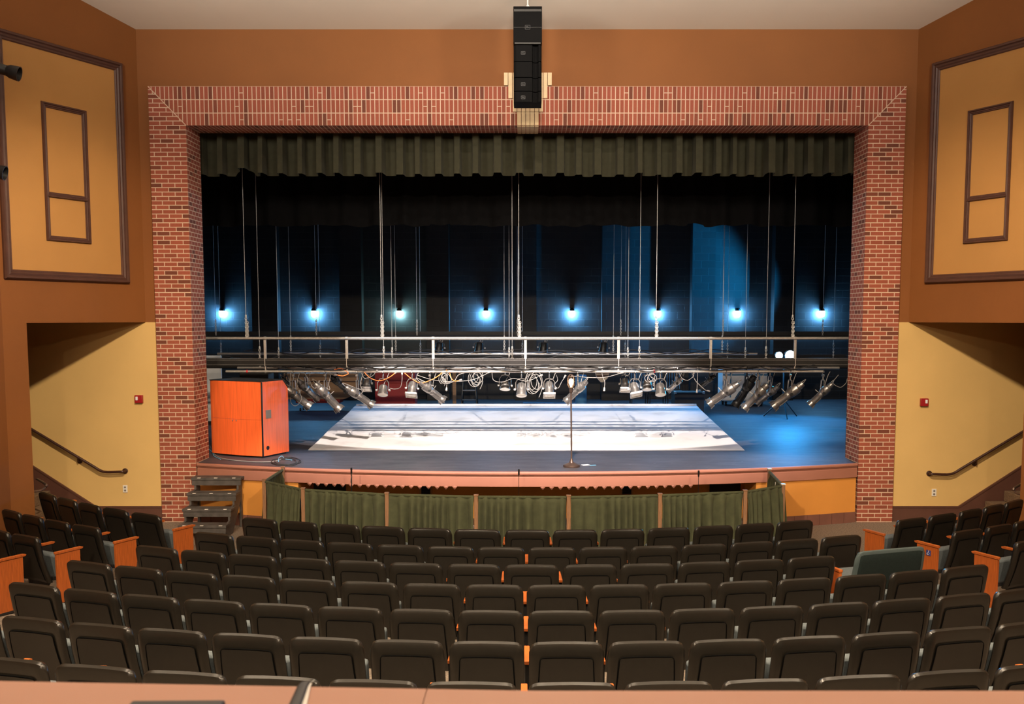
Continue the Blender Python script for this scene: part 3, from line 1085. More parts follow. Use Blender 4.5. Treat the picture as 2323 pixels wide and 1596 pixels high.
# ------------------------------------------------------------------ rigging
def chain(m, top, length, link=.05, r=.0055, double=True):
    n = max(2, int(length / (link * .72)))
    for k in range(n):
        c = Vector(top) - Vector((0, 0, (k + .5) * length / n))
        ring = []
        for j in range(8):
            a = j * math.pi / 4
            ex, ez = .016 * math.cos(a), .028 * math.sin(a)
            ring.append(c + (Vector((ex, 0, ez)) if k % 2 == 0 else Vector((ex * .35, ex * .9, ez))))
        m.tube(ring, r, 5, closed=True)


def lift_line(x, y, z, label, group, chain_len=.36, zt=8.4, r=.006, double=False):
    t = thing('lift_line', (x, y, z), label, 'lift line', group)
    MB().tube([(0, 0, chain_len), (0, 0, zt - z)], r, 6).build('wire', M['wire'], t)
    c = MB()
    chain(c, (0, 0, chain_len), chain_len)
    if double:
        chain(c, (.022, .01, chain_len * .8), chain_len * .8)
    c.build('chain', M['wire'], t)
    MB().lathe([(.008, 0), (.016, .01), (.016, .05), (.008, .06)], Matrix.Translation((0, 0, chain_len - .01)), 8).build('shackle', M['wire'], t)
    return t


def vz(v, y):
    return at(1196, v, y).z


# first electric: pipe over raceway over pipe
Y1 = 16.5
ZT, ZR, ZB = vz(767, Y1), vz(821, Y1), vz(842, Y1)
e1 = thing('lighting_batten', (0, Y1, ZB), 'front lighting batten with raceway between two steel pipes', 'batten')
MB().tube([(-6.2, 0, ZT - ZB), (6.2, 0, ZT - ZB)], .026, 12).build('top_pipe', M['steel'], e1)
MB().tube([(-5.25, 0, 0), (5.15, 0, 0)], .024, 12).build('lower_pipe', M['steel'], e1)
rw = MB()
rw.box((0, 0, ZR - ZB), (12.2, .09, .125))
rwo = rw.build('raceway', M['raceway'], e1, smooth=False, bevel=.004)
for dz in (.062, .036, -.043):
    MB().box((0, -.047, ZR - ZB + dz), (12.2, .005, .0035)).build('raceway_rib', M['cable'], rwo)
for u in (602, 787, 983, 1192, 1403, 1612, 1803):
    x = at(u, 800, Y1).x
    h = MB()
    h.box((x, -.01, (ZT + ZR) / 2 - ZB), (.045, .012, ZT - ZR + .06))
    h.box((x, -.052, ZR - ZB), (.012, .01, .14))
    h.box((x, -.01, ZR / 2 - ZB / 2), (.02, .012, ZR - ZB + .06))
    h.lathe([(.034, -.02), (.034, .02)], Matrix.Translation((x, 0, ZT - ZB)) @ Matrix.Rotation(math.pi / 2, 4, 'Y'), 12)
    h.lathe([(.031, -.016), (.031, .016)], Matrix.Translation((x, 0, 0)) @ Matrix.Rotation(math.pi / 2, 4, 'Y'), 12)
    h.build('hanger_strap', M['steel'], e1, smooth=False)
for u in (561, 1484):
    MB().lathe([(.027, -.012), (.027, .012)], Matrix.Translation((at(u, 842, Y1).x, 0, 0)) @ Matrix.Rotation(math.pi / 2, 4, 'Y'), 12).build('red_tape', M['redlamp'], e1)
for k, u in enumerate((559, 866, 1177, 1488, 1797)):
    x = at(u, 767, Y1).x
    lift_line(x, Y1, ZT + .0, 'heavy steel lift line with chain on the front top pipe, %s from left' % ORD[k], 'front lift lines', .36, double=True, r=.0048)

battens = [
    (17.0, 834, -5.2, 5.6, (590, 871, 1162, 1450, 1737), 'steel', 'second lighting batten', 'second batten'),
    (18.7, 832, -6.4, 6.4, (633, 890, 1155, 1424, 1690), 'raceway', 'third batten', 'third batten'),
    (20.2, 802, -6.6, 4.9, (660, 898, 1144, 1391, 1638), 'steel', 'fourth batten', 'fourth batten'),
    (21.6, 763, -7.6, 7.6, (490, 718, 946, 1174, 1408, 1640, 1866), 'black', 'fifth batten', 'fifth batten'),
    (22.6, 814, -7.6, 7.6, (502, 727, 954, 1185, 1418, 1650, 1890), 'black', 'sixth batten', 'sixth batten'),
]
for Yb, v, xa, xb, us, mt, nm, gnm in battens:
    z = vz(v, Yb)
    bt = thing('lighting_batten', (0, Yb, z), '%s from the front, %s pipe across the stage' % (nm, {'steel': 'steel', 'raceway': 'dull grey', 'black': 'black'}[mt]), 'batten')
    MB().tube([(xa, 0, 0), (xb, 0, 0)], .026, 10).build('pipe', M[mt], bt)
    if mt == 'raceway':
        MB().box((0, .0, .13), (xb - xa, .08, .1)).build('raceway', M['raceway'], bt, smooth=False)
    if mt == 'black':
        MB().box((0, .03, .07), (xb - xa, .03, .09)).build('raceway', M['black'], bt, smooth=False)
    for k, u in enumerate(us):
        lift_line(at(u, v, Yb).x, Yb, z, 'thin lift line with chain on the %s, %s from left' % (gnm, ORD[k]), gnm + ' lift lines', .34, r=.004)


# ------------------------------------------------------------------ stage lanterns
def direction_matrix(d):
    d = d.normalized()
    return d.to_track_quat('Z', 'Y').to_matrix().to_4x4()


def ers(A, B, ybar, zbar, label, shell='silver', gel=None):
    """long profile spotlight hanging under a pipe; A is the lamp cap end, B the lens end"""
    L_ = (B - A).length
    piv = A.lerp(B, .44)
    root = thing('ellipsoidal_spotlight', (piv.x, ybar, zbar), label, 'spotlight', 'ellipsoidal spotlights')
    O = Vector((piv.x, ybar, zbar))
    T = Matrix.Translation(A - O) @ direction_matrix(B - A)
    k = L_ / .64
    S = M[shell]

    def pr(l):
        return [(r * k, z * k) for r, z in l]
    MB().lathe(pr([(.02, 0), (.05, .005), (.055, .05), (.06, .055), (.06, .1), (.085, .115), (.092, .15), (.09, .24), (.08, .29), (.07, .3)]), T, 20).build('lamp_housing', S, root)
    brl = MB()
    brl.lathe(pr([(.07, .29), (.072, .3), (.072, .36), (.066, .37), (.066, .54), (.07, .545), (.07, .56)]), T, 18)
    for q in range(6):
        R = T @ Matrix.Rotation(q * math.pi / 3, 4, 'Z')
        V = [R @ Vector((.068 * k, -.004 * k, .37 * k)), R @ Vector((.068 * k, .004 * k, .37 * k)), R @ Vector((.068 * k, .004 * k, .54 * k)), R @ Vector((.068 * k, -.004 * k, .54 * k)),
             R @ Vector((.078 * k, -.004 * k, .38 * k)), R @ Vector((.078 * k, .004 * k, .38 * k)), R @ Vector((.078 * k, .004 * k, .53 * k)), R @ Vector((.078 * k, -.004 * k, .53 * k))]
        brl.add(V, [(0, 1, 2, 3), (4, 5, 6, 7), (0, 1, 5, 4), (2, 3, 7, 6), (1, 2, 6, 5), (3, 0, 4, 7)])
    brl.build('barrel', S, root)
    gf = MB()
    gf.lathe(pr([(.066, .545), (.082, .58), (.084, .6), (.088, .64), (.078, .64), (.074, .6)]), T, 20, cap=False)
    for q in range(4):
        R = T @ Matrix.Rotation(q * math.pi / 2 + .4, 4, 'Z')
        gf.tube([R @ Vector((.084 * k, 0, .57 * k)), R @ Vector((.1 * k, 0, .655 * k))], .01 * k, 5)
    gf.build('colour_frame_holder', S, root)
    MB().lathe(pr([(.076, .60), (.06, .612), (.03, .62), (.002, .623)]), T, 18).build('lens', M['lens'] if gel is None else gel, root)
    # shutter handles
    sh = MB()
    a = T @ Vector((.15 * k, 0, .33 * k))
    c = T @ Vector((-.15 * k, 0, .345 * k))
    sh.tube([a, T @ Vector((.06 * k, .02, .335 * k)), c], .007 * k, 6)
    sh.build('shutter_handle', M['steel'], root)
    sh = MB().tube([T @ Vector((0, .06 * k, .325 * k)), T @ Vector((.01, .15 * k, .33 * k))], .007 * k, 6)
    sh.build('shutter_handle', M['steel'], root)
    # yoke: flat strap round the body, up to the clamp
    pl_ = piv - O
    s_ = .105 * k
    yk = MB()
    dyoff = Vector((0, pl_.y * .0, 0))
    zt = -.13
    for sg in (-1, 1):
        yk.tube([(pl_.x, pl_.y + sg * s_, pl_.z - .02), (pl_.x, pl_.y + sg * s_, (pl_.z + zt) * .5), (0, sg * s_ * .9, zt)], .012, 6)
    yk.tube([(0, -s_ * .9, zt), (0, s_ * .9, zt)], .012, 6)
    yk.build('yoke', S, root)
    kn = MB()
    for sg in (-1, 1):
        kn.lathe([(.026, 0), (.026, .03)], Matrix.Translation((pl_.x, pl_.y + sg * s_ - (.03 if sg < 0 else 0), pl_.z)) @ Matrix.Rotation(-math.pi / 2, 4, 'X'), 10)
    kn.build('tilt_knob', M['blackmetal'], root)
    cl = MB()
    cl.tube([(0, 0, zt), (0, 0, -.045)], .013, 8)
    cl.box((0, .0, -.045), (.035, .06, .035))
    cl.tube([(0, .034, -.05), (0, .04, 0), (0, .03, .032), (0, 0, .042), (0, -.028, .03), (0, -.034, .005)], .011, 6)
    cl.build('pipe_clamp', M['blackmetal'] if shell != 'silver' else S, root)
    w = MB().tube(spline([T @ Vector((0, 0, .01 * k)), T @ Vector((.02, .03, -.07)), Vector((pl_.x * .5 + .05, .04, (pl_.z) * .75)), Vector((.05, .03, -.2)), Vector((.09, .02, -.05)), Vector((.12, 0, .02))], 6), .006, 5)
    w.build('power_lead', M['cable'], root)
    return root


def par(u, v0, v1, y, zbar, label, square=False, tilt=(0, 0), shell='silver', rad=.085):
    """short can spotlight pointing down in a U-shaped yoke"""
    c = at(u, (v0 + v1) / 2, y)
    hgt = (v1 - v0) * y / FOC
    root = thing('can_spotlight', (c.x, y, zbar), label, 'spotlight', 'can spotlights')
    T = Matrix.Translation((0, 0, c.z - zbar)) @ Euler((tilt[0], tilt[1], 0)).to_matrix().to_4x4()
    h = hgt / 2
    S = M[shell]
    r = rad
    MB().lathe([(r * .35, h), (r * .6, h * .96), (r * .82, h * .75), (r * .86, h * .1), (r * .95, -h * .35), (r * 1.05, -h * .72), (r * 1.08, -h * .95), (r * .98, -h * .95)], T, 20).build('can', S, root)
    for q in range(8):
        R = T @ Matrix.Rotation(q * math.pi / 4, 4, 'Z')
        MB().tube([R @ Vector((r * .83, 0, h * .72)), R @ Vector((r * .88, 0, h * .05))], .006, 4).build('rib', S, root)
    MB().lathe([(r * 1.0, -h * .93), (r * .8, -h * 1.0), (r * .4, -h * 1.05), (.002, -h * 1.06)], T, 20).build('lens', M['frost'], root)
    if square:
        fr = MB()
        w = r * 1.16
        for sx in (-1, 1):
            fr.box(T @ Vector((sx * w, 0, -h)), (.02, 2 * w + .02, .03), T.to_3x3())
            fr.box(T @ Vector((0, sx * w, -h)), (2 * w + .02, .02, .03), T.to_3x3())
        fr.build('colour_frame', S, root)
        MB().box(T @ Vector((0, 0, -h * .99)), (2 * w, 2 * w, .006), T.to_3x3()).build('frost_gel', M['frost'], root)
    pz = c.z - zbar
    zt = -.11
    yk = MB()
    w = r * 1.16
    for sg in (-1, 1):
        yk.tube([T @ Vector((sg * w, 0, 0)), Vector((sg * w, 0, pz * .5 + zt * .5 + .03)), Vector((sg * w * .6, 0, zt)), Vector((0, 0, zt + .01))], .0085, 6)
    yk.build('yoke', S, root)
    kn = MB()
    for sg in (-1, 1):
        kn.lathe([(.018, 0), (.018, .03)], Matrix.Translation(T @ Vector((sg * w, 0, 0))) @ Matrix.Rotation(sg * math.pi / 2, 4, 'Y'), 8)
    kn.build('tilt_knob', M['steel'], root)
    cl = MB()
    cl.tube([(0, 0, zt), (0, 0, -.04)], .012, 8)
    cl.tube([(0, .034, -.05), (0, .04, 0), (0, .03, .032), (0, 0, .042), (0, -.028, .03), (0, -.034, .005)], .010, 6)
    cl.build('pipe_clamp', S, root)
    MB().tube(spline([T @ Vector((0, 0, h)), T @ Vector((.02, .0, h + .05)), Vector((.06, .02, -.12)), Vector((.1, 0, -.02)), Vector((.14, 0, .02))], 6), .006, 5).build('power_lead', M['cable'], root)
    return root


Z2 = vz(834, 17.0)
E_ = [
    # uA vA uB vB, bar, lens depth offset, label
    (639, 873, 703, 922, 1, .12, 'silver profile spotlight aimed down right, just right of the lectern', 'silver', None),
    (714, 869, 771, 929, 1, .10, 'silver profile spotlight aimed down right, second from the lectern on the front pipe', 'silver', None),
    (784, 877, 845, 919, 1, .10, 'silver profile spotlight aimed down right, above the left corner of the white ramp', 'silver', None),
    (952, 866, 1006, 908, 1, .15, 'silver profile spotlight aimed down right, hung in front of the red cabinet edge', 'silver', None),
    (1331, 864, 1284, 910, 1, .12, 'silver profile spotlight aimed down left, behind the ghost light pole', 'silver', None),
    (1676, 869, 1608, 916, 1, .12, 'silver profile spotlight aimed down left, first of the right hand cluster', 'silver', None),
    (1712, 852, 1668, 919, 2, .15, 'black profile spotlight aimed steeply down in the right hand cluster', 'blackmetal', None),
    (1742, 871, 1688, 926, 1, .10, 'silver profile spotlight crossing before the white cabinet at right', 'silver', None),
    (1822, 869, 1753, 922, 1, .10, 'silver profile spotlight hung below the bright work lamps', 'silver', None),
    (1888, 870, 1837, 918, 1, .10, 'rightmost silver profile spotlight near the right brick pillar', 'silver', None),
    (640, 858, 668, 896, 2, .25, 'dark profile spotlight behind the first one by the lectern', 'blackmetal', None),
    (674, 862, 722, 905, 2, .2, 'dull profile spotlight on the second batten between the first two', 'silver', None),
    (750, 853, 788, 886, 2, .2, 'dark profile spotlight on the second batten before the tan chest', 'blackmetal', None),
    (1549, 855, 1516, 886, 2, .15, 'dull profile spotlight on the second batten left of the road case', 'silver', None),
    (1766, 876, 1717, 913, 2, .2, 'dull profile spotlight half hidden in the right hand cluster', 'silver', None),
    (1622, 852, 1590, 876, 2, .2, 'dark profile spotlight above the black road case', 'blackmetal', None),
]
for uA, vA, uB, vB, bar, dyl, lab, shl, gel in E_:
    yb, zb = (Y1, ZB) if bar == 1 else (17.0, Z2)
    ers(at(uA, vA, yb - .04), at(uB, vB, yb + dyl), yb, zb - .024, lab, shl, gel)
P_ = [
    (869, 872, 897, 1, False, (0, 0), 'round silver can light hanging before the red cabinet', .085),
    (935, 864, 897, 1, True, (0, .08), 'silver can light with square frame at the right side of the red cabinet', .08),
    (832, 854, 884, 2, True, (0, 0), 'silver can light on the second batten left of the red cabinet', .07),
    (1146, 864, 884, 2, False, (.1, .05), 'short round can light on the second batten left of stage centre', .09),
    (1183, 867, 899, 1, False, (0, .0), 'round silver can light hanging at the centre of the front pipe', .088),
    (1246, 864, 898, 1, True, (0, 0), 'silver can light with square frame left of the ghost light bulb', .082),
    (1418, 856, 885, 2, True, (0, .03), 'silver can light with square frame, leftmost of the four right of centre', .075),
    (1440, 866, 896, 1, True, (0, -.2), 'tilted silver can light with square frame right of centre', .082),
    (1468, 861, 885, 2, False, (.1, 0), 'short round can light on the second batten right of centre', .09),
    (1498, 868, 897, 1, False, (0, 0), 'round silver can light, rightmost of the four right of centre', .088),
]
for u, v0, v1, bar, sq, tl, lab, rd in P_:
    yb, zb = (Y1, ZB) if bar == 1 else (17.0, Z2)
    par(u, v0, v1, yb, zb - .024, lab, sq, (tl[0] - .47, tl[1]), 'silver', rd)
Z5 = vz(763, 21.6)
for u, lab in ((996, 'first from left'), (1087, 'second from left'), (1233, 'third from left'), (1369, 'fourth from left')):
    par(u, 776, 800, 21.6, Z5 - .024, 'black can light under the dark rear pipe, %s' % lab, False, (0, .1), 'blackmetal', .1)
# flood hanging with its back to us
fl = thing('flood_light', (at(1366, 842, 17.0).x, 17.0, Z2 - .024), 'dull grey flood light hung on the second batten right of the ghost light', 'flood light')
b = MB()
b.prism([(-.13, .0), (.13, 0), (.1, -.1), (.02, -.18), (-.03, -.18), (-.1, -.1)], -.09, .09, lambda a, c, d: (a, d, c - .05))
b.build('housing', M['silver'], fl, smooth=False, bevel=.008)
MB().tube([(-.0, 0, -.06), (0, 0, .03)], .012, 6).build('pipe_clamp', M['steel'], fl)

# cables on the front battens
def drop(u, v, y=Y1 - .03):
    return at(u, v, y)


C_ = [
    ('grey', [(1005, 843), (1000, 862), (1010, 870), (1030, 864), (1040, 850), (1060, 844)], 'grey cable drooping under the front pipe left of centre'),
    ('grey', [(1020, 843), (1006, 855), (1012, 868), (1024, 862), (1016, 848), (1014, 866), (1013, 880)], 'looped grey cable with hanging plug left of centre'),
    ('grey', [(945, 850), (985, 862), (1030, 865), (1075, 860), (1108, 845)], 'long grey cable sagging from the left profile lights'),
    ('grey', [(1116, 844), (1120, 862), (1140, 866), (1165, 858), (1195, 864), (1225, 852)], 'grey cable sagging over the centre can light'),
    ('grey', [(1262, 850), (1265, 862), (1258, 872), (1266, 880), (1274, 866), (1280, 856)], 'squiggle of grey cable left of the ghost light'),
    ('grey', [(1295, 852), (1340, 856), (1375, 855), (1408, 846)], 'grey cable spanning right of the ghost light'),
    ('grey', [(1365, 843), (1368, 856), (1372, 866), (1371, 880)], 'short grey lead with plug hanging by the flood light'),
    ('grey', [(820, 846), (828, 858), (845, 852), (852, 844)], 'grey cable between the can lights over the ramp corner'),
    ('grey', [(690, 846), (702, 862), (708, 876), (716, 880), (722, 868)], 'grey lead drooping between the first two profile lights'),
    ('grey', [(659, 842), (658, 880), (660, 912), (672, 920), (684, 905), (680, 890)], 'grey lead hanging down past the first profile light'),
    ('grey', [(884, 880), (895, 882), (908, 878), (912, 862), (912, 848)], 'grey lead with connector beside the red cabinet'),
    ('grey', [(1570, 846), (1575, 858), (1582, 868), (1600, 884), (1606, 886)], 'grey lead hanging left of the right hand cluster'),
    ('grey', [(1582, 832), (1582, 860), (1581, 884)], 'straight grey lead dropping above the road case'),
    ('grey', [(1540, 846), (1548, 858), (1560, 862), (1572, 854), (1574, 846)], 'small grey cable loop above the road case'),
    ('grey', [(1902, 850), (1890, 868), (1906, 878), (1918, 870), (1922, 862)], 'thin grey lead at the right end of the front pipe'),
    ('orange', [(758, 838), (775, 836), (790, 846), (778, 852), (764, 850)], 'orange cable looped on the pipe above the second profile light'),
    ('orange', [(826, 844), (842, 858), (862, 863), (882, 856), (896, 846)], 'orange cable sagging above the round can light'),
    ('orange', [(918, 846), (936, 860), (956, 868), (985, 858), (1004, 844)], 'orange cable sagging above the square framed can light'),
    ('orange', [(1012, 839), (1020, 846), (1024, 858), (1032, 864), (1042, 862)], 'orange cable end hanging left of centre'),
]
for kind, px, lab in C_:
    pts = [at(u, v, Y1 - .04 + .05 * math.sin(i * 1.7)) for i, (u, v) in enumerate(px)]
    root = thing('hanging_cable', pts[0], lab, 'cable', 'hanging cables')
    pts = [p - pts[0] for p in pts]
    MB().tube(spline(pts, 7), .0075 if kind == 'orange' else .005, 6).build('lead', M['cable_orange' if kind == 'orange' else 'cable'], root)
    e = pts[-1]
    dd = (pts[-1] - pts[-2]).normalized()
    MB().tube([e - dd * .01, e + dd * .05], [.012, .017], 8).build('plug', M['white'] if 'plug' in lab or 'connector' in lab else M['cable'], root)
for cu, cv, cw, ch, turns, lab in ((1080, 858, 11, 16, 5, 'coil of grey cable hung on the front pipe left of centre'), (1212, 868, 13, 22, 5, 'large coil of grey cable hung right of the centre can light'), (1003, 857, 6, 12, 3, 'small coil of grey cable on the front pipe by the orange lead'),
                                   (1474, 856, 9, 10, 3, 'small coil of grey cable between the right can lights')):
    pts = []
    rr = random.Random(int(cu))
    for k in range(turns * 12):
        a = k * math.pi / 6
        g = 1 + .22 * math.sin(k * .37 + cu)
        pts.append(at(cu + cw * g * math.cos(a) + 5 * math.sin(k * .11), cv + ch * g * math.sin(a) * .9 + 3 * math.sin(k * .23), Y1 - .05 + .0016 * k))
    pts += [at(cu + cw * 1.4, cv + ch * .5, Y1), at(cu + cw * .8, cv + ch * 1.5, Y1)]
    o = MB().tube(spline(pts, 2), .005, 5).build('coiled_cable', M['cable'])
    tag(o, lab, 'cable', 'coiled cables')
for Yb, v, xa, xb, nm in ((16.56, 834, -4.4, 5, 'front batten'), (17.05, 829, -4.8, 5.2, 'second batten'), (18.7, 812, -6, 4.8, 'third batten'), (20.2, 797, -6, 4.7, 'fourth batten')):
    for q in range(2):
        pts = []
        n = 26
        rr = random.Random(int(Yb * 10) + q)
        for k in range(n + 1):
            x = xa + (xb - xa) * k / n
            pts.append((x, Yb - .075 - .03 * q, vz(v, Yb) + .045 * math.sin(k * 1.9 + q * 2) + rr.uniform(-.03, .03)))
        o = MB().tube(spline(pts, 5), .009, 5).build('feed_cable', M['cable_black' if q else 'raceway'])
        tag(o, '%s cable draped along the %s' % ('black' if q else 'grey', nm), 'cable')

# ------------------------------------------------------------------ back wall lamps
for k, u in enumerate((502, 711, 905, 1102, 1298, 1494, 1675, 1866)):
    p = at(u, 712, 26.86)
    big = thing('wall_lamp', (p.x, 27, p.z), 'glowing jelly jar wall lamp on the black back wall, %s from left' % ORD[k], 'lamp', 'back wall lamps')
    MB().box((0, -.03, .13), (.11, .06, .09)).build('wall_bracket', M['blackmetal'], big, bevel=.008)
    MB().lathe([(.06, .0), (.065, .03), (.05, .07), (.03, .09)], Matrix.Translation((0, -.12, .085)), 16).build('cap', M['blackmetal'], big)
    MB().lathe([(.055, .085), (.065, .05), (.062, -.02), (.045, -.07), (.015, -.085)], Matrix.Translation((0, -.12, 0)), 18).build('glass_jar', M['walllamp_green'] if k == 2 else M['walllamp'], big)
    cg = MB()
    for q in range(6):
        a = q * math.pi / 3
        cg.tube([(.069 * math.cos(a), -.12 + .069 * math.sin(a), .07), (.069 * math.cos(a), -.12 + .069 * math.sin(a), -.02), (.03 * math.cos(a), -.12 + .03 * math.sin(a), -.09)], .003, 4)
    cg.build('guard', M['blackmetal'], big)

# ------------------------------------------------------------------ things standing upstage
def cab(name, u0, u1, v0, y, depth, label, cat, mt, group=None):
    a, c = at(u0, v0, y), at(u1, v0, y)
    t = thing(name, ((a.x + c.x) / 2, y + depth / 2, ZS), label, cat, group)
    return t, c.x - a.x, a.z - ZS


t, w, h = cab('red_cabinet', 850, 941, 840, 24.2, .5, 'dark red wooden cabinet standing upstage left of centre', 'cabinet', None)
MB().box((0, 0, h / 2 + .03), (w, .5, h - .06)).build('body', M['redpaint'], t, bevel=.01)
MB().box((0, -.26, h * .36), (w * .94, .03, h * .6)).build('lower_door', M['redpaint'], t, bevel=.006)
MB().box((0, -.27, h * .70), (w * 1.0, .06, .03)).build('ledge', M['redpaint'], t)
MB().box((0, 0, .03), (w * .9, .44, .06)).build('plinth', M['black'], t)

t = thing('tan_chest', (at(735, 880, 23.5).x, 23.7, ZS), 'long tan wooden chest with rounded end on a red dolly', 'chest')
xL, xR = at(645, 880, 23.5).x - at(735, 880, 23.5).x, at(815, 880, 23.5).x - at(735, 880, 23.5).x
z0, z1 = at(700, 905, 23.5).z - ZS, at(700, 846, 23.5).z - ZS
b = MB()
prf = [(xL, z0 + .05), (xL + .1, z0), (xR - .45, z0)] + [(xR - .45 + .45 * math.sin(a * math.pi / 16), z0 + .5 - .5 * math.cos(a * math.pi / 16)) for a in range(1, 9)] + [(xR, z1), (xL, z1)]
b.prism(prf, -.25, .25, lambda a, c, d: (a, d, c))
b.build('body', M['tan'], t, bevel=.008)
MB().box(((xL + xR) / 2, -.256, (z0 + z1) / 2 + .12), (xR - xL - .06, .02, .025)).build('rub_strip', M['darkwood'], t)
MB().box(((xL + xR) / 2 - .1, 0, z0 - .05), (1.1, .45, .09)).build('dolly', M['redpaint'], t, bevel=.01)
for dx in (-.45, .45):
    for dy in (-.16, .16):
        MB().lathe([(.04, -.015), (.04, .015)], Matrix.Translation(((xL + xR) / 2 - .1 + dx, dy, .04)) @ Matrix.Rotation(math.pi / 2, 4, 'Y'), 12).build('caster', M['black'], t)

t, w, h = cab('white_cabinet', 1640, 1742, 806, 24.9, .6, 'pale white cabinet on casters standing upstage right', 'cabinet', None)
MB().box((0, 0, h / 2 + .07), (w, .6, h - .14)).build('body', M['whitepaint'], t, bevel=.01)
for dx in (-w * .32, 0, w * .32):
    MB().box((dx, -.305, h / 2 + .08), (.035, .02, h * .78)).build('upright', M['bluefab_and_light'], t)
MB().box((0, -.31, h * .62), (w * .98, .02, .04)).build('rail', M['bluefab_and_light'], t)
for dx in (-w * .4, w * .4):
    for dy in (-.2, .2):
        b = MB().lathe([(.05, -.02), (.05, .02)], Matrix.Translation((dx, dy, .05)) @ Matrix.Rotation(math.pi / 2, 4, 'Y'), 12)
        b.box((dx, dy, .095), (.06, .06, .03))
        b.build('caster', M['black'], t)

p = atz(1563, 937, ZS)
rc = thing('road_case', (p.x, 23.2, ZS), 'black road case on the stage behind the right corner of the white ramp', 'case')
wc = 67 * 23 / FOC
hc = (937 - 888) * 23 / FOC
MB().box((0, 0, hc / 2), (wc, .55, hc - .02)).build('body', M['black'], rc, bevel=.01)
MB().box((0, 0, hc - .06), (wc + .012, .56, .012)).build('lid_rim', M['blackmetal'], rc)
for sx in (-1, 1):
    for sy in (-1, 1):
        MB().lathe([(.035, -.03), (.035, .02), (.01, .03)], Matrix.Translation((sx * (wc / 2 - .02), sy * .255, hc - .01)), 8).build('corner_cap', M['steel'], rc)
MB().box((0, -.28, hc * .55), (.16, .012, .1)).build('handle', M['blackmetal'], rc)

# chair stack
p = at(1490, 905, 24.0)
for k in range(3):
    ch = thing('stacking_chair', (p.x - .46 + .46 * k, 24.0 + .04 * k, ZS), 'black stacking chair in the row upstage behind the can lights, %s from left' % ORD[k], 'chair', 'black stacking chairs')
    MB().box((0, 0, .45), (.42, .42, .03)).build('seat', M['black'], ch, bevel=.008)
    bk = MB()
    for q in range(6):
        bk.tube([(-.16 + .064 * q, .2, .5), (-.16 + .064 * q, .24, .95)], .011, 6)
    bk.tube([(-.2, .24, .96), (.2, .24, .96)], .014, 6)
    bk.build('backrest', M['bluefab_and_light'], ch)  # blue light on the black slats put into their colour
    for sx in (-1, 1):
        for sy in (-1, 1):
            MB().tube([(sx * .19, sy * .19, .44), (sx * .2, sy * .21, 0)], .013, 6).build('leg', M['blackmetal'], ch)

p = at(1065, 900, 24.4)
ld = thing('step_ladder', (p.x, 24.4, ZS), 'dark stepladder standing upstage at centre left', 'ladder')
for sx in (-1, 1):
    MB().tube([(sx * .2, -.2, 0), (sx * .13, 0, 1.1)], .018, 6).build('front_rail', M['blackmetal'], ld)
    MB().tube([(sx * .2, .35, 0), (sx * .13, .03, 1.1)], .015, 6).build('rear_rail', M['blackmetal'], ld)
for k in range(4):
    z = .22 + .24 * k
    MB().box((0, -.2 + .18 * z / 1.0, z), (.38 - .12 * z, .09, .02)).build('rung', M['badge'], ld)
MB().box((0, .0, 1.11), (.3, .18, .04)).build('top_cap', M['badge'], ld)

p = at(1031, 900, 24.0)
ps = thing('wooden_stand', (p.x, 24.0, ZS), 'tan wooden post with braced head left of the stepladder', 'stand')
MB().box((0, 0, .5), (.09, .06, 1.0)).build('post', M['tan'], ps, bevel=.005)
for sx in (-1, 1):
    MB().box((sx * .1, 0, .86), (.03, .05, .34), (0, sx * .5, 0)).build('brace', M['tan'], ps)
MB().box((0, 0, 1.03), (.42, .1, .05)).build('head', M['tan'], ps)
MB().box((0, 0, .02), (.4, .3, .04)).build('foot', M['black'], ps)

p = at(1318, 899, 23.6)
bl = thing('rolled_mat', (p.x, 23.6, ZS), 'upright blue roll standing behind the ghost light', 'roll')
hb = at(1318, 850, 23.6).z - ZS
MB().lathe([(.02, .12), (.13, .12), (.14, .15), (.14, hb - .03), (.12, hb)], None, 20).build('roll', M['bluefab_and_light'], bl)
MB().lathe([(.16, 0), (.16, .1), (.03, .12)], None, 16).build('base', M['black'], bl)
p = atz(1245, 914, ZS)
pb = MB().tube([(p.x - .7, 25.2, ZS + .04), (p.x + .75, 25.0, ZS + .04)], .035, 8).build('loose_pipe', M['bluefab_and_light'])  # white pipe, the blue light on it painted as its colour
tag(pb, 'pale pipe with blue light in its colour lying on the floor behind the white ramp', 'pipe')
# work lights
wl = thing('work_light', (at(1781, 806, 21.9).x, 21.9, ZS), 'pair of bright white work lamps on a stand upstage right', 'work light')
zz = at(1781, 806, 21.9).z - ZS
MB().tube([(0, .1, .3), (0, .1, zz)], .018, 8).build('stand_pole', M['blackmetal'], wl)
for k in range(3):
    a = k * 2.094 + .5
    MB().tube([(0, .1, .45), (.45 * math.cos(a), .1 + .45 * math.sin(a), .01)], .013, 6).build('leg', M['blackmetal'], wl)
MB().tube([(-.2, .1, zz), (.2, .1, zz)], .014, 6).build('crossbar', M['blackmetal'], wl)
for u, rr in ((1767, .085), (1792, .12)):
    x = at(u, 806, 21.9).x - at(1781, 806, 21.9).x
    hd = MB().lathe([(rr * .5, .12), (rr * .9, .1), (rr * 1.15, 0), (rr * 1.15, -.02), (rr, -.02)], Matrix.Translation((x, 0, zz)) @ Matrix.Rotation(-math.pi / 2, 4, 'X'), 18).build('lamp_head', M['blackmetal'], wl)
    MB().lathe([(rr, 0), (rr * .8, .02), (.002, .03)], Matrix.Translation((x, -.015, zz)) @ Matrix.Rotation(math.pi / 2, 4, 'X'), 18).build('lamp_face', M['floodface'], hd)

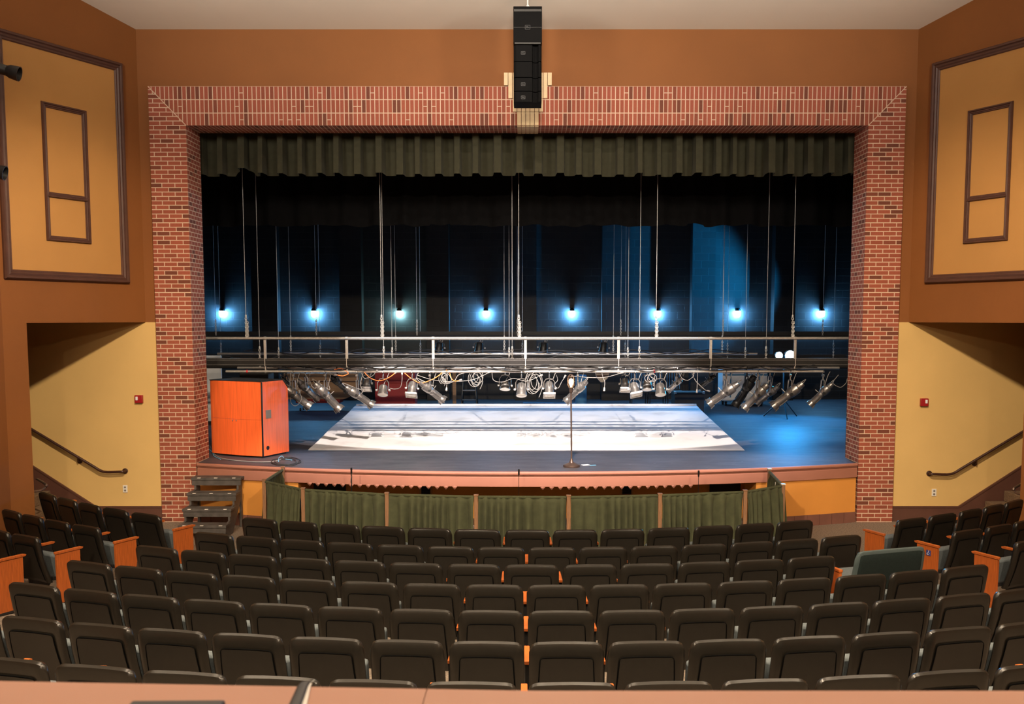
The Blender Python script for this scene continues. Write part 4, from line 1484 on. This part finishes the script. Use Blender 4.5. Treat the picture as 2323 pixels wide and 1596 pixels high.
# ------------------------------------------------------------------ hanging loudspeaker column
sp_y = 13.9
sz0, sz1 = vz(232, sp_y), vz(14, sp_y)
spx = at(1197, 120, sp_y).x
sk = thing('speaker_column', (spx, sp_y, sz0), 'tall black loudspeaker column hanging in front of the keystone', 'loudspeaker')
HS = sz1 - sz0


def zf(v):
    return vz(v, sp_y) - sz0


def badge(parent, x, z, w_, h_, y):
    b = MB()
    t_ = .006
    b.box((x, y, z + h_ / 2), (w_, .004, t_)); b.box((x, y, z - h_ / 2), (w_, .004, t_))
    b.box((x - w_ / 2, y, z), (t_, .004, h_ + t_)); b.box((x + w_ / 2, y, z), (t_, .004, h_ + t_))
    b.box((x - w_ * .18, y, z + h_ * .02), (w_ * .12, .004, h_ * .45)); b.box((x + w_ * .02, y, z + h_ * .02), (w_ * .12, .004, h_ * .45)); b.box((x + w_ * .22, y, z - h_ * .1), (w_ * .14, .004, h_ * .2))
    return b.build('emblem', M['emblem'], parent)


D = .42
up = MB().box((0, D / 2, (zf(14) + zf(96)) / 2), (.408, D, zf(14) - zf(96))).build('top_cabinet', M['speaker'], sk, bevel=.006)
MB().box((0, -.006, zf(24)), (.39, .014, .03)).build('top_band', M['speakerbar'], up)
MB().box((0, -.004, zf(62)), (.4, .006, .005)).build('grille_seam', M['emblem'], up)
badge(up, .0, zf(62), .07, .055, -.008)
MB().box((0, .0, zf(98.5)), (.375, .04, .025)).build('joint_bar', M['speakerbar'], sk, bevel=.004)
for i, (va, vb, bd) in enumerate(((102, 139, 120), (140, 175, None), (176, 206, 191), (207, 231, 221))):
    b = MB()
    za, zb_ = zf(va), zf(vb)
    prf = [(-.2, D), (-.2, .03), (-.17, .004), (-.16, .0), (.05, .0), (.065, .006), (.075, .06), (.1, .075), (.125, .075), (.145, .06), (.155, .006), (.17, .0), (.185, .006), (.2, .03), (.2, D)]
    b.prism(prf, za - .002, zb_ + .002, lambda a, c, d: (a, c, d))
    bx = b.build('speaker_box', M['speaker'], sk)
    if bd:
        badge(bx, -.065, zf(bd), .055, .04, -.003)
b = MB()
b.tube([(0, .1, HS + .02), (0, .1, HS + .55)], .011, 8)
b.build('hanging_wire', M['white'], sk)
ring = [(.022 * math.cos(a * .7854), .1, HS + .02 + .026 * math.sin(a * .7854)) for a in range(8)]
MB().tube(ring, .006, 6, closed=True).build('shackle', M['steel'], sk)

# ------------------------------------------------------------------ side boom lights at the left edge
for v, u1, lab in ((160, 44, 'black spotlight poking in at the upper left edge'), (385, 12, 'dark spotlight tip at the left edge beside the big panel')):
    Yb = 11.6
    tip = at(u1, v + 8, Yb + .15)
    tail = tip + Vector((-.62, -.1, .16))
    bs = thing('side_spotlight', tail, lab, 'spotlight', 'left wall spotlights')
    d = tip - tail
    T = direction_matrix(d)
    L_ = d.length
    MB().lathe([(.03, 0), (.06, .03), (.075, .15), (.08, L_ * .5), (.066, L_ * .55), (.062, L_ * .8)], T, 16).build('housing', M['blackmetal'], bs)
    MB().lathe([(.062, L_ * .78), (.08, L_ * .84), (.09, L_), (.08, L_), (.07, L_ * .86)], T, 16, cap=False).build('snout', M['blackmetal'], bs)
    w_ = -7.08 - tail.x
    MB().tube([d * .4, Vector((w_ * .6, 0, .05)), Vector((w_, 0, .05))], .018, 6).build('wall_arm', M['blackmetal'], bs)

# ------------------------------------------------------------------ theatre seats
def shell_mesh(wt, wb, h, T, corner, bow, m, y0=0.0, z0=.27, lean=.13, nx=18):
    """seat back: rounded top corners, lens-shaped plan, leaning back"""
    cols = []
    for i in range(nx + 1):
        s_ = -1 + 2 * i / nx
        s_ = math.sin(s_ * math.pi / 2) * .35 + s_ * .65
        cols.append(s_)
    npf = 9
    V, F = [], []
    prof = []
    for c in cols:
        e = (1 - abs(c)) * wt / 2
        zt = h
        if e < corner:
            zt = h - corner + math.sqrt(max(0, corner ** 2 - (corner - e) ** 2))
        th = T
        if e < T * .9:
            th = T * math.sqrt(max(.02, 1 - ((T * .9 - e) / (T * .9)) ** 2))
        loop = []
        zs = [0, .15, .35, .6, .85, 1.0]
        r_ = th / 2
        for t in zs:                              # rear face upwards
            loop.append((-r_, t * (zt - r_)))
        for a in (45, 90, 135):
            loop.append((-r_ * math.cos(math.radians(a)), zt - r_ + r_ * math.sin(math.radians(a))))
        for t in zs[::-1]:
            loop.append((r_, t * (zt - r_)))
        prof.append((c, loop))
    n = len(prof[0][1])
    for c, loop in prof:
        for y, z in loop:
            w_ = (wb + (wt - wb) * min(1, z / h)) / 2
            x = c * w_
            k = z / h
            yy = y0 + y - lean * k - .03 * math.sin(k * math.pi) * .6 - bow * (c * c - .4)
            V.append((x, yy, z0 + z))
    for i in range(len(prof) - 1):
        for k in range(n):
            F.append((i * n + k, (i + 1) * n + k, (i + 1) * n + (k + 1) % n, i * n + (k + 1) % n))
    F.append(tuple(range(n)))
    F.append(tuple(range((nx) * n, (nx + 1) * n))[::-1])
    m.add(V, F)
    return m


def groove_path(wt, wb, h, z0, lean, bow, T, x_half, zt, zb, rc_):
    pts = []

    def P(x, z):
        k = (z - z0) / h
        w_ = (wb + (wt - wb) * min(1, k)) / 2
        c = x / w_
        return (x, -T / 2 - .0005 - lean * k - .03 * math.sin(k * math.pi) * .6 - bow * (c * c - .4), z)
    xb = x_half * 1.12
    for t in range(7):
        z = zb + (zt - rc_ - zb) * t / 6
        pts.append(P(-(xb + (x_half - xb) * t / 6), z))
    for a in (30, 60, 90):
        pts.append(P(-(x_half - rc_) - rc_ * math.cos(math.radians(a)), zt - rc_ + rc_ * math.sin(math.radians(a))))
    for t in range(1, 6):
        pts.append(P(-(x_half - rc_) + 2 * (x_half - rc_) * t / 6, zt))
    for a in (90, 60, 30):
        pts.append(P((x_half - rc_) + rc_ * math.cos(math.radians(a)), zt - rc_ + rc_ * math.sin(math.radians(a))))
    for t in range(7):
        z = (zt - rc_) + (zb - zt + rc_) * t / 6
        pts.append(P(x_half + (xb - x_half) * t / 6, z))
    return pts, P


BH, BZ = .535, .27        # back height, lower edge
WT, WB, TT, LEAN, BOW = .54, .545, .07, .14, .022


def side_panel_mb(x, w_=.03):
    b = MB()
    pr = [(.05, .02), (.2, .02), (.3, .12), (.335, .3), (.335, .575), (.04, .575), (.045, .3)]
    b.prism(pr, -w_ / 2, w_ / 2, lambda a, c, d: (x + d, a, c))
    return b


def arm_mb(x, w_=.042):
    b = MB()
    b.prism([(.03, .58), (.36, .58), (.375, .592), (.375, .6), (.35, .608), (.03, .608)], -w_ / 2, w_ / 2, lambda a, c, d: (x + d, a, c))
    return b


def make_seat(end=None):
    t = thing('theatre_seat', (0, 0, 0), '', 'seat')
    m_ = MB()
    shell_mesh(WT, WB, BH, TT, .068, BOW, m_)
    bk = m_.build('backrest', M['seat_shell'], t)
    pth, P = groove_path(WT, WB, BH, BZ, LEAN, BOW, TT, .192, BZ + BH - .105, BZ + .03, .03)
    # raised rear panel inside the groove
    pm = MB()
    pm.grid(10, 8, lambda a, b: (lambda zz: (lambda xx: Vector(P(xx, zz)) + Vector((0, -.002, 0)))((-1 + 2 * a) * (.186 + .022 * (1 - b))))(BZ + .03 + (BH - .105 - .03 - .007) * b))
    pm.build('rear_panel', M['seat_inset'], bk, recalc=False)
    MB().tube(pth, .004, 5).build('panel_groove', M['groove'], bk)
    # upholstery on the front of the back
    fm = MB()
    fm.grid(6, 6, lambda a, b: (lambda z, x: (x, P(x, z)[1] + TT + .035 * math.sin(a * math.pi) ** .3 * math.sin(b * math.pi) ** .3, z))(BZ + .04 + (BH - .1) * b, (-.21 + .42 * a)))
    fm.build('back_cushion', M['seat_fabric'], t, recalc=False)
    # folded seat cushion
    cm = MB()
    cm.box((0, .15, .40), (.44, .09, .31), (.12, 0, 0))
    cm.build('seat_cushion', M['seat_fabric'], t, bevel=.025)
    side_panel_mb(-.283).build('side_panel', M['seat_wood'] if end == 'left' else M['seat_metal'], t, smooth=False)
    arm_mb(-.283).build('armrest', M['seat_wood'], t, smooth=False, bevel=.004)
    if end == 'right':
        side_panel_mb(.283, .03).build('side_panel', M['seat_wood'], t, smooth=False)
        arm_mb(.283, .042).build('armrest', M['seat_wood'], t, smooth=False, bevel=.004)
    fr = MB()
    fr.box((-.283, .1, .012), (.045, .24, .024))
    fr.box((-.283, .1, .2), (.02, .05, .37))
    if end == 'right':
        MB().box((.283, .1, .012), (.045, .24, .024)).build('foot', M['seat_metal'], t)
    fr.box((-.02, .05, .3), (.5, .03, .04))
    fr.build('frame', M['seat_metal'], t, smooth=False)
    return t


seat_mid = make_seat()
seat_end = make_seat('right')
seat_first = make_seat('left')
index_children()
used_first = set()

ROWS = [
    (9.95, [-3.28, -2.76, -2.23, -1.70, -1.14, -.58, 0, .555, 1.11, 1.66, 2.20, 2.72, 3.24], 'front row', False),
    (10.85, [-3.56, -3.02, -2.48, -1.93, -1.37, -.82, -.28, .265, .81, 1.36, 1.91, 2.45, 2.98, 3.52], 'second row', False),
    (11.75, [-3.88, -3.33, -2.78, -2.21, -1.65, -1.09, -.52, .04, .61, 1.17, 1.74, 2.30, 2.85], 'third row', False),
    (12.65, [-4.20, -3.65, -3.10, -2.53, -1.97, -1.40, -.84, -.29, .255, .81, 1.37, 1.94, 2.49, 3.04, 3.58, 4.13], 'fourth row', False),
    (13.55, [-4.24, -3.67, -3.11, -2.54, -1.97, -1.40, -.83, -.285, .265, .82, 1.38, 1.94, 2.50, 3.05, 3.61, 4.16], 'fifth row', False),
    (14.45, [-4.24, -3.67, -3.10, -2.54, -1.97, -1.40, -.83, -.28, .27, .82, 1.39, 1.97, 2.54, 3.10, 3.66], 'sixth row', True),
    (15.35, [-3.28, -2.68, -2.09, -1.50, -.92, -.33, .265, .84, 1.42, 2.00, 2.58, 3.16], 'back row nearest the ledge', True),
]


def put_seat(x, y, label, group, end=False, sx=1.0):
    src = {'right': seat_end, 'left': seat_first}.get(end, seat_mid)
    if src.name in used_first:
        o = copy_tree(src)
    else:
        o = src
        used_first.add(src.name)
    d = RC - Vector((x, y))
    o.location = (x, y, floor_z(x, y))
    o.rotation_euler = (0, 0, math.atan2(d.y, d.x) - math.pi / 2)
    if sx != 1.0:
        o.scale = (sx, 1, 1)
    o['label'] = label
    o['group'] = group
    return o


BACKY = .06      # the rear top edge lies behind the seat origin
for r, xs_, nm, cut in ROWS:
    xs_ = [x * 1.01 for x in xs_]
    for i, x in enumerate(xs_):
        rr = r - .17
        th = math.asin((x - RC.x) / r)
        px_, py_ = RC.x + rr * math.sin(th), RC.y - rr * math.cos(th)
        # keep measured x at the back top
        sc_ = 1.0
        if i + 1 < len(xs_):
            sc_ = min(1.05, (xs_[i + 1] - x) / math.cos(th) / (.578))
        elif i:
            sc_ = min(1.05, (x - xs_[i - 1]) / math.cos(th) / (.578))
        lab = 'black theatre seat, centre block %s, %s %sfrom the left' % (nm, ORD[i], 'visible ' if cut else '')
        put_seat(px_, py_, lab, 'centre block seats, ' + nm, end='left' if i == 0 else 'right' if i == len(xs_) - 1 else None, sx=sc_)

SIDES = [
    (10.32, 'left', [-4.81, -5.33, -5.82, -6.29, -6.76], 'front row'),
    (11.2, 'left', [-5.20, -5.68, -6.13, -6.55], 'second row'),
    (11.98, 'left', [-5.54, -6.0], 'third row'),
    (10.38, 'right', [4.73, 5.23, 5.72, 6.16, 6.59], 'front row'),
    (11.18, 'right', [5.09, 5.58, 6.03, 6.46], 'second row'),
    (11.97, 'right', [5.42, 5.88], 'third row'),
]
for r, sd, xs_, nm in SIDES:
    for i, x in enumerate(xs_):
        th = math.asin(max(-.99, min(.99, (x - RC.x) / r)))
        rr = r - .15
        px_, py_ = RC.x + rr * math.sin(th), RC.y - rr * math.cos(th)
        nx_ = xs_[i + 1] if i + 1 < len(xs_) else 2 * x - xs_[i - 1]
        sc_ = min(1.03, abs(nx_ - x) / math.cos(th) / .592)
        lab = 'black theatre seat, %s side block %s, %s from the aisle' % (sd, nm, ORD[i])
        o = put_seat(px_, py_, lab, '%s side block seats' % sd, end=({'left': 'right', 'right': 'left'}[sd] if i == 0 else None), sx=sc_)
        if sd == 'right' and nm == 'second row' and i == 0:
            access_seat = o

# aisle seat of the fourth side row at left: only its end panel shows
r = 12.45
th = math.asin((-5.87 - RC.x) / r)
put_seat(RC.x + r * math.sin(th), RC.y - r * math.cos(th), 'black theatre seat with orange end panel cut by the left edge', 'left side block seats', end='right')
# wheelchair symbol on the right second row end panel
sy = MB()
sy.cur = 0
sy.box((-.306, .16, .50), (.003, .062, .062))
sy.cur = 1
sy.lathe([(.006, 0), (.006, .003)], Matrix.Translation((-.308, .158, .522)) @ Matrix.Rotation(math.pi / 2, 4, 'Y'), 8)
sy.tube([(-.3085, .158, .515), (-.3085, .16, .5), (-.3085, .172, .499), (-.3085, .178, .483), (-.3085, .184, .484)], .0022, 5)
sy.tube([(-.3085, .157 - .014 * math.cos(a * .5), .489 - .014 * math.sin(a * .5 - .9)) for a in range(9)], .002, 5)
sy.build('wheelchair_sign', [M['symbol'], M['white']], access_seat)

# wide green companion seat at the right end of the third row
th = math.asin((3.735 - RC.x) / 11.75)
wx, wy = RC.x + 11.62 * math.sin(th), RC.y - 11.62 * math.cos(th)
dd = RC - Vector((wx, wy))
ws = thing('wide_seat', (wx, wy, floor_z(wx, wy)), 'extra wide green upholstered seat at the right end of the third row', 'seat', rotz=math.atan2(dd.y, dd.x) - math.pi / 2)
m_ = MB()
shell_mesh(.85, .90, .57, .05, .075, .012, m_, lean=.15)
m_.build('rim', M['seat_rim'], ws)
m_ = MB()
shell_mesh(.82, .87, .555, .056, .068, .012, m_, lean=.146)
m_.build('backrest', M['seat_green'], ws)
MB().box((0, .24, .45), (.84, .48, .1)).build('seat_cushion', M['seat_fabric'], ws, bevel=.03)
side_panel_mb(-.46).build('side_panel', M['seat_wood'], ws, smooth=False)
arm_mb(-.46).build('armrest', M['seat_wood'], ws, smooth=False, bevel=.004)
side_panel_mb(.47).build('side_panel', M['seat_wood'], ws, smooth=False)
arm_mb(.47).build('armrest', M['seat_wood'], ws, smooth=False, bevel=.004)
MB().box((0, .1, .2), (.8, .08, .4)).build('pedestal', M['seat_metal'], ws)

# ------------------------------------------------------------------ booth ledge in the foreground
LZ = 2.8
lg = thing('booth_ledge', (0, .8, LZ), 'salmon laminate ledge of the booth across the bottom foreground', 'ledge')
yl = lambda x: 1.149 + .032 * max(0, min(1.9, -x / .68))
ex = [-2.2, -1.2, -.68, -.35, -.124]
b = MB()


def ledge_piece(xa, xb, name):
    m = MB()
    n_ = 48
    V = []
    for i in range(n_ + 1):
        x = xa + (xb - xa) * i / n_
        for y, z in ((.1, 0), (yl(x) - .008, 0), (yl(x), -.006), (yl(x), -.045), (.1, -.045)):
            V.append((x, y - .8, z))
    F = [(i * 5 + k, (i + 1) * 5 + k, (i + 1) * 5 + (k + 1) % 5, i * 5 + (k + 1) % 5) for i in range(n_) for k in range(5)]
    F += [tuple(range(5)), tuple(n_ * 5 + k for k in range(5))]
    m.add(V, F)
    return m.build(name, M['ledge'], lg, smooth=False)


sx_ = atz(965, 1575, LZ).x
ledge_piece(-2.2, sx_ - .0006, 'top_board')
ledge_piece(sx_ + .0006, 2.2, 'top_board')
MB().box((0, 1.02 - .8, -1.2), (4.4, .12, 2.3)).build('front_board', M['wall'], lg)
# strap over the ledge edge
p0 = atz(688, 1561, LZ)
p1 = atz(681, 1578, LZ)
p2 = atz(672, 1600, LZ)
st = thing('strap', (p1.x, p1.y, LZ), 'black strap lying across the foreground ledge left of its seam', 'strap')
STRAP = [Vector((p0.x + .001, yl(p0.x) - .003, LZ)), p0, p1, p2, p2 + (p2 - p1)]
b = MB()


def strap_pt(s_, w_, z):
    sp = spline(STRAP, 6)
    k = min(len(sp) - 2, int(s_ * (len(sp) - 1)))
    f_ = s_ * (len(sp) - 1) - k
    q = sp[k].lerp(sp[k + 1], f_)
    return Vector((q.x + w_ * (1 + .3 * s_), q.y, LZ + z)) - Vector((p1.x, p1.y, LZ))


b.grid(20, 4, lambda a, t: strap_pt(a, -.0065 + .0125 * t, .0035 + .002 * math.sin(t * math.pi)))
b.build('webbing', M['strap'], st, recalc=False, solid=.0025)
b = MB().grid(20, 1, lambda a, t: strap_pt(a, .006 + .0045 * t * (.3 + a), .0035))
b.build('pale_edge', M['white'], st, recalc=False, solid=.002)
q = atz(415, 1600, LZ)
tb = MB().box((q.x, q.y - .078, LZ + .006), (.11, .14, .01), (0, 0, .02)).build('dark_tablet', M['strap'], bevel=.003)
tag(tb, 'dark flat tablet on the ledge at the bottom left edge', 'tablet')
